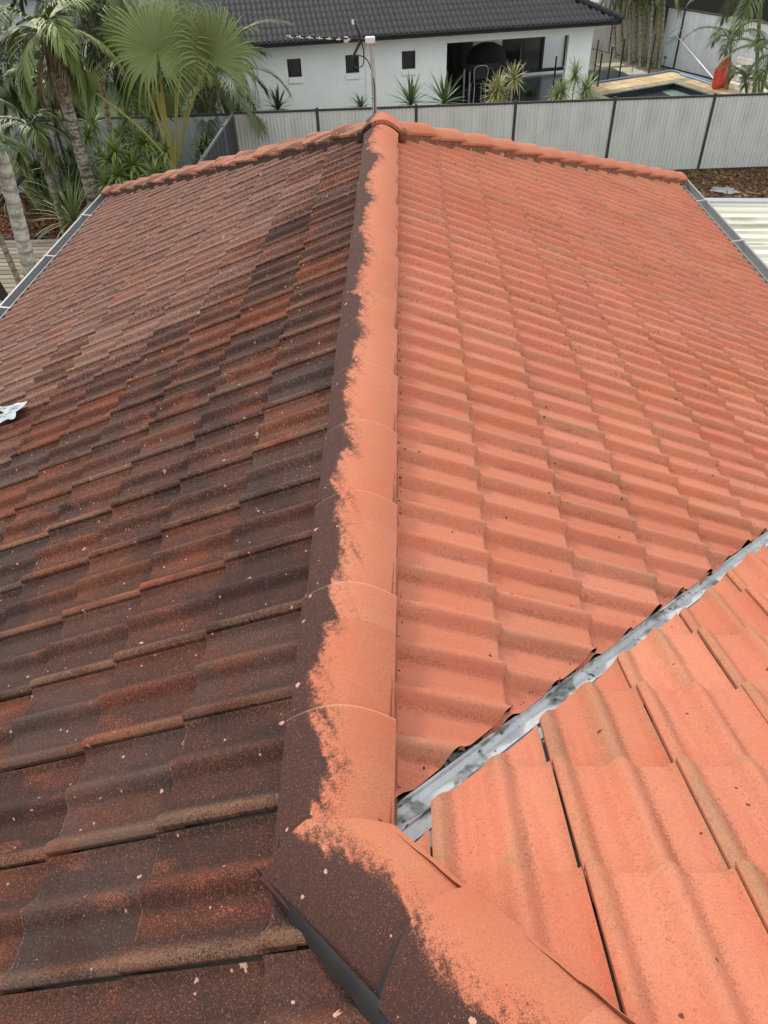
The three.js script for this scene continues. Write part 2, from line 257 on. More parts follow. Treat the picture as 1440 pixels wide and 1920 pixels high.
// --- ridge and hip caps
const CW = 0.126, J = i => 0.325 + 0.395 * i;
function capTexel(kind) { // across u 0..1 (stained side first), along in metres
  const edge0 = { ridge: 0.33, hip: 0.42, farLeft: -0.3, farRight: -1 }[kind], cap = 0.395;
  return (u, m, o, i, j) => {
    const fq = kind === 'hip' ? 1100 : 900; i = Math.floor(u * 0.26 * fq); j = Math.floor(m * fq); const g1 = hash(i, j, 41), g2 = hash(i >> 1, j >> 1, 42), ci = Math.floor(m / cap + 0.001), r = hash(ci, 3, 43);
    const n1 = fbm(m * 3.1 + 7, 2.5, 3), n2 = fbm(m * 34 + u * 16, u * 5 + 3, 3), n3 = fbm(m * 10, u * 4, 3), fine = fbm(m * 120, u * 26, 2);
    let R = 199 + 8 * (r - 0.5), G = 121 + 12 * (r - 0.5) + 12 * (n3 - 0.5), B = 90 + 12 * (r - 0.5) + 12 * (n3 - 0.5);
    if (g2 < 0.16 * sst(0.45, 0.75, n3) + 0.03) { const q = 0.1 + 0.16 * g1; R += (140 - R) * q; G += (80 - G) * q; B += (60 - B) * q; }
    const n4 = fbm(m * 9 + u * 3 + 11, u * 2, 2); const edge = edge0 + 0.5 * (n1 - 0.5) + 0.2 * (n4 - 0.5) + 0.07 * (n2 - 0.5) + (kind === 'ridge' ? 0.16 : 0.04) * (r - 0.5);
    let d = edge - u; // inside the stain when positive
    let p = 0.75 * sst(-0.28, 0.04, d) * sst(0.25, 0.75, 0.55 * n2 + 0.45 * fine) + 0.25 * sst(-0.06, 0.04, d) + 0.01; if (d > 0.0) p = Math.max(p, 0.6 + 0.4 * sst(0, 0.04, d) - 0.04 * sst(0.5, 0.8, fine));
    if (kind === 'farLeft') { p = 0.8 * sst(0.42, 0.62, fbm(m * 11 - u * 9, u * 2.2, 3)) * (0.55 + 0.6 * sst(0.4, 0.9, u)) + 0.16; R -= 14; G += 2; B += 6; }
    if (kind === 'farRight') p = 0;
    const sm = kind === 'farLeft' ? (g1 < p ? 0.6 : 0) : clamp(0.35 * sst(0.15, 0.85, p) + (g1 < p * 1.05 - 0.03 ? 0.6 : 0), 0, 0.94); if (sm > 0.01) { const q = sm; R += (56 + 20 * g2 - R) * q; G += (35 + 12 * g2 - G) * q; B += (30 + 9 * g2 - B) * q; if (g2 > 0.95) { R += 34; G += 17; B += 10; } }
    if (p > 0.5) { const ca = Math.floor(m * 14), cs = Math.floor(u * 4); if (hash(ca, cs, 46) < 0.4) { const dx = (m * 14 - ca - 0.2 - 0.6 * hash(ca, cs, 47)) / 14, dy = (u * 4 - cs - 0.2 - 0.6 * hash(ca, cs, 48)) / 15; const rad = 0.0046 * (0.3 + hash(ca, cs, 49)) * (0.4 + 1.2 * vn(m * 230, u * 60)); if (dx * dx + dy * dy < rad * rad) { R = 208; G = 158; B = 138; } } if (g1 > 0.995) { R = 180; G = 140; B = 125; } }
    const lap = kind === 'ridge' ? (J(Math.round((m - 0.2 - 0.325) / cap)) + 0.2 - m) : kind === 'hip' ? 1 : 1; if (lap > -0.001 && lap < 0.006 && g1 < 0.85) { R += (232 - R) * 0.4; G += (190 - G) * 0.4; B += (160 - B) * 0.4; }
    const L = 0.89 + 0.08 * g1 + 0.05 * g2; o[0] = R * L; o[1] = G * L; o[2] = B * L;
  };
}
function capMat(kind, len, w, h) { const f = capTexel(kind); return new THREE.MeshStandardMaterial({ map: tex(w, h, (u, v, o, i, j) => f(u, v * len, o, i, j), { repeat: false }), roughness: 0.92, bumpMap: grainBump, bumpScale: 0.001, side: THREE.DoubleSide }); }
// profile across a cap: e -1..1 -> drop below its top
const capDrop = (e, D) => D * Math.pow(Math.abs(e), 1.85);
/* cap from m0 (tucked end) to m1 (lapping end) along line O + m*T, across S, up N */
function capGeo(fr, m0, m1, { lift = 0.016, top = 0.1, D = 0.066, w = CW, len = 6, edge0 = null, thick = 0.02, seed = 1, plain = false } = {}) {
  const E = []; for (let i = 0; i <= 24; i++) E.push(-1 + i / 12);
  const dir = Math.sign(m1 - m0), M = [0, 0.25, 0.5, 0.75, 0.94, 0.985, 1], rnd = rng(seed * 97 + 5), ro = (rnd() - 0.5) * 0.006, sh = (rnd() - 0.5) * 0.006;
  const at = (e, f, dz = 0) => {
    const a = m0 + (edge0 && dir < 0 ? 0 : 0), m1e = edge0 ? m1 + edge0(e) : m1, m = a + (m1e - a) * f;
    const grow = 1 + (fr === hipF ? 0.015 : 0.05) * f, y = top + lift * f - capDrop(e, D) + dz + ro * e * f - (f > 0.985 ? 0.003 : 0) + 0.0012 * (fbm(m * 20 + seed, e * 3 + 9, 2) - 0.5);
    const p = fr.O.clone().addScaledVector(fr.T, m).addScaledVector(fr.S, e * w * grow + sh).addScaledVector(fr.N, y);
    return [p, [(e * 0.94 + 1) / 2, clamp((m - fr.m0) / len, 0.001, 0.999)], [m * 3, e * w * 3]];
  };
  const P = [], U = [], U1 = [], IX = [];
  const grid = (rows) => { const o = P.length / 3, n = rows[0].length; for (const r of rows) for (const [p, u, u1] of r) { P.push(p.x, p.y, p.z); U.push(...u); U1.push(...u1); } for (let j = 0; j < rows.length - 1; j++) for (let i = 0; i < n - 1; i++) { const q = o + j * n + i; IX.push(q, q + 1, q + n, q + 1, q + n + 1, q + n); } };
  grid(M.map(f => E.map(e => at(e, f))));
  grid([E.map(e => at(e, 1)), E.map(e => at(e, 0.995, -thick))]);
  grid([M.map(f => at(-1, f)), M.map(f => at(-0.985, f, -thick))]);
  grid([M.map(f => at(1, f)), M.map(f => at(0.985, f, -thick))]);
  const g = new THREE.BufferGeometry(); g.setAttribute('position', new THREE.Float32BufferAttribute(P, 3)); g.setAttribute('uv', new THREE.Float32BufferAttribute(U, 2)); g.setAttribute('uv1', new THREE.Float32BufferAttribute(U1, 2)); g.setIndex(IX); g.computeVertexNormals(); return g;
}
// frames: main ridge runs north, the near hip climbs south-east, two far hips fall to the eave corners
const unit = (x, y, z) => V(x, y, z).normalize();
const ridgeF = { O: V(0, Y0, 0), T: V(0, 0, -1), S: V(1, 0, 0), N: V(0, 1, 0), m0: -0.2 };
const hipT = unit(1, TA, 1), hipF = { O: V(0, Y0, 0), T: hipT, S: unit(1, 0, -1), N: unit(-TA / 2, 1, -TA / 2), m0: -0.2 };
const farF = s => ({ O: V(0, Y0, -RL), T: unit(s, -TA, -1), S: unit(s, 0, 1).multiplyScalar(s > 0 ? 1 : 1), N: unit(s * TA / 2, 1, -TA / 2), m0: -0.2 });
const ridgeNear = capMat('ridge', 2.6, 280, tr(2048)), ridgeMat = capMat('ridge', 6.4, 110, tr(2048)), hipMat = capMat('hip', 1.5, 360, tr(2048)), farLMat = capMat('farLeft', 6.2, 96, tr(1400)), farRMat = capMat('farRight', 6.2, 96, tr(1024));
for (let i = 0; i < 14; i++) { const a = i ? J(i - 1) - 0.05 : -0.02, b = Math.min(J(i), RL - 0.02); if (a > RL - 0.1) break; part(i ? `ridge_cap_${String(i).padStart(3, '0')}` : 'ridge_cap', capGeo(ridgeF, a, b, { len: i < 6 ? 2.6 : 6.4, seed: i + 1, lift: 0.02 }), i < 6 ? ridgeNear : ridgeMat, house); }
// near hip: lower end of every cap laps over the one below
const hipEnd = e => 0.003 + (e > 0 ? 0.108 * e : 0.026 * e);
const HJ = [-0.05, 0.29, 0.69, 1.09, 1.49, 1.89];
for (let i = 0; i < 5; i++) part(i ? `hip_cap_${String(i).padStart(3, '0')}` : 'hip_cap', capGeo(hipF, HJ[i + 1] + 0.06, HJ[i], { len: 1.5, seed: 40 + i, lift: i ? 0.036 : 0.022, top: 0.095, D: 0.07, w: 0.13, edge0: i ? e => 0.012 * (Math.abs(e)) - 0.012 * e : hipEnd, thick: 0.018 }), hipMat, house);
for (const s of [-1, 1]) { const fr = farF(s), n = 14; for (let i = 0; i < n; i++) { const a = 0.1 + i * 0.392; part(`far_hip_cap_${s > 0 ? '1' : '0'}${String(i).padStart(2, '0')}`, capGeo(fr, a - 0.05, Math.min(a + 0.392, 5.42), { len: 6.2, seed: 60 + i + (s > 0 ? 30 : 0), lift: 0.03, top: 0.116, D: 0.06, w: 0.12, thick: 0.02 }), s > 0 ? farRMat : farLMat, house); } }
{ // three-way cap where ridge and far hips meet
  const fr = { ...ridgeF, m0: -0.2 };
  part('apex_cap', capGeo(fr, RL + 0.24, RL - 0.07, { len: 6.4, seed: 91, lift: 0.02, top: 0.118, D: 0.082, w: 0.152, thick: 0.03 }), ridgeMat, house, 'raised cap over the far end of the ridge');
}
// --- mortar bedding under the caps
const mortarTex = (r, g, b) => tex(256, 256, (u, v, o, i, j) => { const n = fbm(u * 14, v * 14, 3), h = hash(i, j, 51); const k = 0.7 + 0.45 * n + 0.22 * (h - 0.5); o[0] = r * k; o[1] = g * k; o[2] = b * k; });
const mortarOrange = std(0xffffff, 0.95, { map: mortarTex(158, 98, 74) }), mortarDark = std(0xffffff, 0.95, { map: mortarTex(74, 56, 48) }), mortarBrown = std(0xffffff, 0.95, { map: mortarTex(134, 90, 68) });
function mortar(name, fr, m0, m1, side, w, yTop, yBot, m, out = 0.012, ragged = 0.012) {
  const n = Math.round(Math.abs(m1 - m0) / 0.02);
  const g = quadSheet((u, v) => { const a = m0 + (m1 - m0) * u, nz = fbm(a * 26, v * 2 + side * 9, 3) - 0.5, nn = fbm(a * 60, 4 + side, 2) - 0.5; const y = yTop + (yBot - yTop) * v + (v > 0.5 ? nn * ragged : 0); return fr.O.clone().addScaledVector(fr.T, a).addScaledVector(fr.S, side * (w + out * v + nz * 0.008)).addScaledVector(fr.N, y); }, n, 4, (u, v) => [(m0 + (m1 - m0) * u) * 4, v * 0.4]);
  part(name, g, m, house);
}
mortar('mortar_bed', ridgeF, 0.02, RL, 1, CW - 0.004, 0.05, -0.05, mortarOrange, 0.012); mortar('mortar_bed_001', ridgeF, -0.05, RL, -1, CW - 0.012, 0.05, -0.06, mortarDark, 0.004);
mortar('mortar_bed_002', hipF, 0.0, 2, 1, 0.118, 0.06, -0.03, mortarOrange, 0.004);
{ const L = farF(-1), R = farF(1); mortar('mortar_bed_003', R, 0.05, 5.4, 1, 0.112, 0.075, -0.045, mortarBrown, 0.02, 0.03); mortar('mortar_bed_004', L, 0.05, 5.4, 1, 0.112, 0.075, -0.045, mortarDark, 0.02, 0.03); mortar('mortar_bed_005', R, 0.05, 5.4, -1, 0.108, 0.07, -0.045, mortarBrown, 0.03); mortar('mortar_bed_006', L, 0.05, 5.4, -1, 0.108, 0.07, -0.045, mortarBrown, 0.03); }
for (const s of [-1, 1]) { const g = new RoundedBoxGeometry(0.06, 0.085, 0.1, 3, 0.02); const p = g.attributes.position; for (let i = 0; i < p.count; i++) { const k = 0.014 * (fbm(p.getX(i) * 90 + 5, p.getY(i) * 90 + p.getZ(i) * 70 + s, 2) - 0.5); p.setXYZ(i, p.getX(i) + k, p.getY(i) + k, p.getZ(i) + k); } g.computeVertexNormals(); g.translate(s * 0.165, Y0 + 0.012, -RL + 0.035); part(s < 0 ? 'mortar_lump' : 'mortar_lump_001', g, s < 0 ? mortarDark : mortarBrown, house); }
// charcoal flexible pointing smeared along the left edge of the near hip
part('flexible_pointing', quadSheet((u, v) => { const a = -0.1 + 1.9 * u, n = fbm(a * 22, 3, 3) - 0.5, tp = sst(-0.1, 0.02, a); return hipF.O.clone().addScaledVector(hipF.T, a).addScaledVector(hipF.S, -0.122 - (0.014 + 0.016 * sst(0, 0.4, a) + 0.018 * n) * v * tp).addScaledVector(hipF.N, 0.052 - 0.04 * v * (0.4 + 0.6 * v) + 0.006 * n * v); }, 120, 5), std(new THREE.Color(0.022, 0.02, 0.022), 0.55), house, 'smeared charcoal pointing under the hip caps');

for (let i = 1; i < 3; i++) part('lap_pointing', quadSheet((u, w) => { const e = -1 + 1.25 * u, m = HJ[i] + 0.012 * Math.abs(e) - 0.012 * e - (0.026 * Math.sqrt(1 - u) + 0.001) * w * (0.7 + 0.6 * fbm(u * 9, i, 2)) + 0.004 * (1 - w), y = 0.095 + 0.007 + 0.016 * (1 - w) - capDrop(e, 0.07); return hipF.O.clone().addScaledVector(hipF.T, m).addScaledVector(hipF.S, e * 0.131).addScaledVector(hipF.N, y); }, 40, 3), std(new THREE.Color(0.022, 0.02, 0.022), 0.6), house, 'charcoal pointing squeezed out of the cap joint');

// --- valley gutter: folded galvanised tray between the two orange slopes
const galvTex = tex(2048, 128, (u, v, o, i, j) => {
  const m = u * 5.5, e = v, g = hash(i, j, 61), n = fbm(m * 7, e * 2.6 + 3, 3), n2 = fbm(m * 30, e * 8, 3), n3 = fbm(m * 60, e * 18, 2);
  let k = 200 + 26 * (n2 - 0.5) + 14 * (g - 0.5); o[0] = k * 0.985; o[1] = k * 1.0; o[2] = k * 1.012;
  const d = n * 0.7 + n2 * 0.35 + 0.06 * (n3 - 0.5); if (d > 0.585) { const q = sst(0.585, 0.7, d) * (0.4 + 0.5 * n3); o[0] += (92 - o[0]) * q; o[1] += (92 - o[1]) * q; o[2] += (90 - o[2]) * q; }
  if (n3 > 0.8) { const q = sst(0.8, 0.86, n3) * 0.6; o[0] *= 1 - q; o[1] *= 1 - q; o[2] *= 1 - q; }
});
const galv = std(0xffffff, 0.5, { map: galvTex, metalness: 0.15 });
{
  const prof = [[-0.08, -0.008], [-0.06, -0.006], [-0.026, 0.002], [-0.023, 0.013], [-0.018, 0.013], [-0.015, 0.002], [0, 0.001], [0.026, 0.002], [0.029, 0.010], [0.034, 0.010], [0.037, 0.002], [0.062, -0.006], [0.07, -0.008]];
  const g = quadSheet((u, v) => { const f = v * (prof.length - 1), i = Math.min(prof.length - 2, Math.floor(f)), t = f - i, e = prof[i][0] + (prof[i + 1][0] - prof[i][0]) * t, h = prof[i][1] + (prof[i + 1][1] - prof[i][1]) * t; const l = 0.04 + 3.7 * u; return V(l + e / S2, Y0 - l * TA + Math.abs(e) * TA / S2 + h + 0.003 * (fbm(l * 5, e * 20, 2) - 0.5), -l + e / S2); }, 90, prof.length - 1, (u, v) => [u, v]);
  const vg = g.toNonIndexed(); vg.computeVertexNormals();
  part('valley_gutter', vg, galv, house, 'galvanised valley gutter with dark stains between the orange slopes');
  // litter caught against the cut tiles
  part('leaf_mould', quadSheet((u, v) => { const l = 0.1 + 3.3 * u, n = fbm(l * 16, 3, 3), n2 = fbm(l * 50, v * 3, 2) - 0.5, on = sst(0.56, 0.72, n), e = -0.026 - 0.018 * v + 0.006 * n2; return V(l + e / S2, Y0 - l * TA + Math.abs(e) * TA / S2 - 0.003 + on * (0.003 + 0.012 * Math.sin(Math.PI * clamp(v * 0.8 + 0.1))) + 0.008 * n2 * on, -l + e / S2); }, 420, 6), std(new THREE.Color(0.028, 0.022, 0.018), 0.95), house, 'black leaf mould along the valley gutter');
  const fl = new THREE.BoxGeometry(1, 0.35, 0.6), im = new THREE.InstancedMesh(fl, std(new THREE.Color(0.025, 0.02, 0.016), 0.95), 420), r = rng(5), m4 = new THREE.Matrix4(), q4 = new THREE.Quaternion();
  for (let i = 0; i < 420; i++) { const l = 0.16 + 2.9 * r(), cl = fbm(l * 9, 2, 2), e = -0.036 + (r() - 0.5) * 0.02, sz = (0.002 + 0.006 * r() * r()) * (cl > 0.42 ? 1 : 0.5); q4.setFromEuler(new THREE.Euler(r() * 3, r() * 6, r() * 3)); m4.compose(V(l + e / S2, Y0 - l * TA + Math.abs(e) * TA / S2 + 0.012 + 0.022 * r() * (cl > 0.42 ? 1 : 0.4), -l + e / S2), q4, V(sz, sz, sz)); im.setMatrixAt(i, m4); }
  im.name = 'leaf_litter'; im.userData = { kind: 'stuff', label: 'black leaf litter caught along the valley gutter', category: 'leaf litter' }; scene.add(im);
}
// dark crumbs along the clean edge of the ridge mortar
{ const im = new THREE.InstancedMesh(new THREE.BoxGeometry(1, 0.5, 0.7), std(new THREE.Color(0.03, 0.022, 0.018), 0.95), 260), r = rng(8), m4 = new THREE.Matrix4(), q4 = new THREE.Quaternion();
  for (let i = 0; i < 260; i++) { const z = 0.3 + 5.1 * r(), x = 0.137 + 0.012 * r(), sz = 0.0018 + 0.0045 * r() * r(); q4.setFromEuler(new THREE.Euler(r() * 3, r() * 6, r() * 3)); m4.compose(V(x, Y0 - x * TA + 0.016 + rollH((((slopes.east.j0 - z) % 0.301) + 0.301) % 0.301), -z), q4, V(sz * 1.6, sz, sz)); im.setMatrixAt(i, m4); }
  im.name = 'moss_crumbs'; im.userData = { kind: 'stuff', label: 'black moss crumbs beside the ridge mortar', category: 'moss' }; scene.add(im); }

// --- eaves gutters, straps, fascia, walls
const gutMat = std(new THREE.Color(0.3, 0.31, 0.315), 0.5, { metalness: 0.3 }), strapMat = std(new THREE.Color(0.42, 0.42, 0.4), 0.5, { metalness: 0.3 });
const yE = Y0 - EAVE * TA;
for (const s of [-1, 1]) {
  const z0 = s > 0 ? -3.9 : 2.6, z1 = -RL - 3.78, x = s * 3.66;
  const prof = new THREE.Shape(); [[-0.055, 0.045], [-0.055, -0.06], [0.05, -0.06], [0.06, -0.03], [0.06, 0.03], [0.072, 0.03], [0.072, 0.045], [0.052, 0.045], [0.052, -0.03], [0.045, -0.052], [-0.048, -0.052], [-0.048, 0.045]].forEach(([a, b], i) => i ? prof.lineTo(a * s, b) : prof.moveTo(a * s, b));
  const eg = new THREE.ExtrudeGeometry(prof, { depth: z0 - z1, bevelEnabled: false }); eg.translate(x + s * 0.055, yE + 0.0, z1);
  const gt = part(s > 0 ? 'eaves_gutter' : 'eaves_gutter_001', eg, gutMat, house);
  for (let k = 0; k < 8; k++) { const z = z1 + 0.95 + k * 1.25; if (z > z0) break; part('gutter_strap', new THREE.BoxGeometry(0.13, 0.006, 0.022).rotateZ(s * 0.12).translate(x + s * 0.055, yE + 0.052, z), strapMat, gt); }
  part(s > 0 ? 'fascia' : 'fascia_001', box(0.02, 0.16, z0 - z1, s * 3.585, yE - 0.05, (z0 + z1) / 2), gutMat, house);
}
part('fascia_002', box(7.1, 0.16, 0.02, 0, yE - 0.05, -RL - 3.585), gutMat, house);
part('wall', merge([box(6.2, 2.75, 0.23, 0, 1.375, -RL - 3.0), box(0.23, 2.75, 8.6 + 2.6, -3.1, 1.375, -RL - 3 + 5.6), box(0.23, 2.75, 5.0, 3.1, 1.375, -RL - 3 + 2.5)]), std(new THREE.Color(0.42, 0.25, 0.18), 0.9), house);
part('soffit', merge([box(0.5, 0.012, 11, -3.33, 2.78, -RL - 3.4 + 5.5), box(0.5, 0.012, 5.4, 3.33, 2.78, -RL - 3.4 + 2.7), box(7.1, 0.012, 0.5, 0, 2.765, -RL - 3.35)]), std(0xd8d8d4, 0.8), house);

// ------------------------------------------------------------------ ground and yards
const soilTex = tex(1024, 1024, (u, v, o, i, j) => { const n = fbm(u * 10, v * 10, 4), f = fbm(u * 90, v * 90, 3), g = hash(i, j, 71), c = hash(i >> 2, j >> 1, 72); const k = 0.5 + 0.55 * f + 0.5 * (g - 0.5); o[0] = (92 + 34 * n + 40 * (c > 0.82)) * k; o[1] = (62 + 22 * n + 28 * (c > 0.82)) * k; o[2] = (44 + 14 * n + 14 * (c > 0.82)) * k; });
{ const g = new THREE.PlaneGeometry(300, 300).rotateX(-Math.PI / 2); const t = soilTex.clone(); t.repeat.set(100, 100); t.needsUpdate = true; struct('ground', g, std(0xffffff, 0.95, { map: t })); }
function chips(name, label, n, area, seed, cols, size, y = 0.01) {
  const im = new THREE.InstancedMesh(new THREE.BoxGeometry(1, 0.16, 0.3), std(0xffffff, 0.9), n), r = rng(seed), m4 = new THREE.Matrix4(), q = new THREE.Quaternion(), c = new THREE.Color();
  for (let i = 0; i < n; i++) { const [x, z] = area(r), s = size * (0.4 + r() * r() * 1.4); q.setFromEuler(new THREE.Euler((r() - 0.5) * 1.1, r() * 6.3, (r() - 0.5) * 1.1)); m4.compose(V(x, y + 0.02 * r(), z), q, V(s, s, s * (0.6 + r()))); im.setMatrixAt(i, m4); const k = cols[Math.floor(r() * cols.length)], b = 0.6 + 0.7 * r(); im.setColorAt(i, c.setRGB(k[0] * b, k[1] * b, k[2] * b)); }
  im.name = name; im.userData = { kind: 'stuff', label, category: 'mulch' }; scene.add(im);
}
chips('bark_mulch', 'brown bark mulch and dead leaves in front of the pale ribbed fence', 9000, r => [4.6 + 7 * r(), -19.6 + 3.4 * r()], 3, [[0.16, 0.075, 0.035], [0.1, 0.05, 0.03], [0.26, 0.15, 0.06], [0.07, 0.045, 0.03], [0.14, 0.12, 0.04]], 0.09);
chips('pine_bark_mulch', 'red brown leaf mulch under the palms', 7000, r => [-11 + 6.6 * r(), -20.3 + 5.2 * r()], 4, [[0.2, 0.07, 0.035], [0.13, 0.045, 0.025], [0.28, 0.11, 0.05], [0.08, 0.035, 0.025]], 0.12);
{ const p = atY(1360, 358, 0.02); const g = quadSheet((u, v) => { const a = u * Math.PI * 2, r = v * (0.1 + 0.24 * fbm(Math.cos(a) * 2 + 5, Math.sin(a) * 2 + 5, 2)); return V(p.x + r * Math.cos(a) * 1.3, 0.035 + 0.02 * (fbm(r * 20, a * 3, 2)) * (1 - v), p.z + r * Math.sin(a)); }, 24, 5); single('ash_patch', g, std(new THREE.Color(0.3, 0.3, 0.31), 0.9), 'pale ash patch on the bark mulch by the metal roof', 'ash'); }

// ------------------------------------------------------------------ ribbed steel fences
const railMat = std(new THREE.Color(0.045, 0.045, 0.044), 0.5);
const fenceTex = (r, g, b, k = 5) => tex(512, 512, (u, v, o, i, j) => { const n = fbm(u * 4, v * 6, 3), s = fbm(u * 60, v * 2.2, 3), h = hash(i, j, 81); const m = 0.9 + 0.1 * n + 0.1 * (s - 0.5) + 0.04 * (h - 0.5); o[0] = r * m; o[1] = g * m; o[2] = b * m; });
const paleSteel = std(0xffffff, 0.5, { map: fenceTex(217, 223, 216) }), whiteSteel = std(0xffffff, 0.5, { map: fenceTex(222, 229, 231) }), darkSteel = std(0xffffff, 0.55, { map: fenceTex(58, 61, 66) }), greySteel = std(0xffffff, 0.55, { map: fenceTex(196, 205, 208) }), shadedRib = std(0xffffff, 0.6, { map: fenceTex(176, 174, 168) });
function sheetGeo(w, h, pitch = 0.088, depth = 0.018) { // ribbed sheet, local x along, y up, z out
  const xs = [], n = Math.round(w / pitch), p = w / n; for (let i = 0; i < n; i++) for (const [f, d] of [[0, 0], [0.42, 0], [0.52, 1], [0.9, 1]]) xs.push([(i + f) * p, d * depth]); xs.push([w, 0]);
  const P = [], N = [], U = []; for (let i = 0; i < xs.length - 1; i++) { const [x0, z0] = xs[i], [x1, z1] = xs[i + 1], nx = -(z1 - z0), nz = x1 - x0, l = Math.hypot(nx, nz); for (const [x, z, y] of [[x0, z0, 0], [x1, z1, 0], [x0, z0, h], [x1, z1, 0], [x1, z1, h], [x0, z0, h]]) { P.push(x, y, z); N.push(nx / l, 0, nz / l); U.push(x / 2.4, y / 2.4); } }
  const g = new THREE.BufferGeometry(); g.setAttribute('position', new THREE.Float32BufferAttribute(P, 3)); g.setAttribute('normal', new THREE.Float32BufferAttribute(N, 3)); g.setAttribute('uv', new THREE.Float32BufferAttribute(U, 2)); return g;
}
function fence(A, B, h, bay, mat, label, { phase = 0, sheets = 3, pitch = 0.088, y = 0, rail = railMat, post = 0.065 } = {}) {
  const d = B.clone().sub(A), L = Math.hypot(d.x, d.z), f = thing('steel_fence', label, 'fence', [A.x, y, A.z], Math.atan2(-d.z, d.x));
  const posts = []; for (let x = phase; x <= L + 0.01; x += bay) posts.push(x); if (phase > 0.2) posts.unshift(0); if (posts[posts.length - 1] < L - 0.2) posts.push(L);
  const gs = sheetGeo(bay / sheets, h - 0.06, pitch);
  posts.forEach((x, i) => {
    part('post', bev(post, h + 0.03, 0.06, 0.008, x, (h + 0.03) / 2, 0.005), rail, f);
    if (i === posts.length - 1) return; const w = posts[i + 1] - x;
    part('top_rail', bev(w - post, 0.05, 0.05, 0.006, x + w / 2, h - 0.025, 0.005), rail, f);
    part('bottom_rail', bev(w - post, 0.05, 0.05, 0.006, x + w / 2, 0.03, 0.005), rail, f);
    const k = Math.max(1, Math.round(w / (bay / sheets))), g = Math.abs(w - bay) < 0.02 ? gs : sheetGeo(w / k, h - 0.06, pitch);
    for (let j = 0; j < k; j++) { const p = part('steel_sheet', g, mat, f); p.position.set(x + j * w / k, 0.03, j % 2 ? 0.0 : 0.004); }
  });
  return f;
}
const FA = V(-4.0, 0, -19.27), FB = V(12.6, 0, -19.82);
fence(FA, FB, 1.76, 2.43, paleSteel, 'pale grey ribbed steel fence with charcoal posts behind the orange roof', { phase: 2.07 });
fence(V(-13.2, 0, -19.0), V(-4.03, 0, -19.27), 1.74, 2.4, greySteel, 'blue grey ribbed steel fence behind the palms', { phase: 0, pitch: 0.19 });
fence(V(-4.0, 0, -13.2), V(-4.0, 0, -19.2), 1.75, 2.38, darkSteel, 'dark charcoal steel side fence meeting the pale fence at its corner', { pitch: 0.4, rail: std(new THREE.Color(0.16, 0.165, 0.17), 0.45) });

// ------------------------------------------------------------------ neighbour's white house
const NO = V(-2.72, 0, -23.45), NT_ = Math.atan2(1.82, 9.12);
const nUx = V(Math.cos(NT_), 0, -Math.sin(NT_)), nBz = V(Math.sin(NT_), 0, Math.cos(NT_));
const toLocal = p => { const d = p.clone().sub(NO); return V(d.dot(nUx), p.y, d.dot(nBz)); };
const nb = (u, v, zl) => toLocal(onPlane(u, v, NO.clone().addScaledVector(nBz, zl), nBz));
const wallTex = tex(512, 512, (u, v, o, i, j) => { const n = fbm(u * 5, v * 5, 4), h = hash(i, j, 91), s = fbm(u * 40, v * 40, 2); const k = 0.965 + 0.05 * n + 0.03 * (h - 0.5) + 0.03 * (s - 0.5); o[0] = 236 * k; o[1] = 245 * k; o[2] = 243 * k; });
const whiteWall = std(0xffffff, 0.85, { map: wallTex }), blackTrim = std(new THREE.Color(0.012, 0.012, 0.013), 0.4), glassDark = std(new THREE.Color(0.01, 0.011, 0.013), 0.08), roofGrey = std(new THREE.Color(0.015, 0.016, 0.019), 0.8);
const nh = thing('white_house', 'white rendered house with a charcoal tiled roof behind the pale fence', 'house', [NO.x, 0, NO.z], NT_);
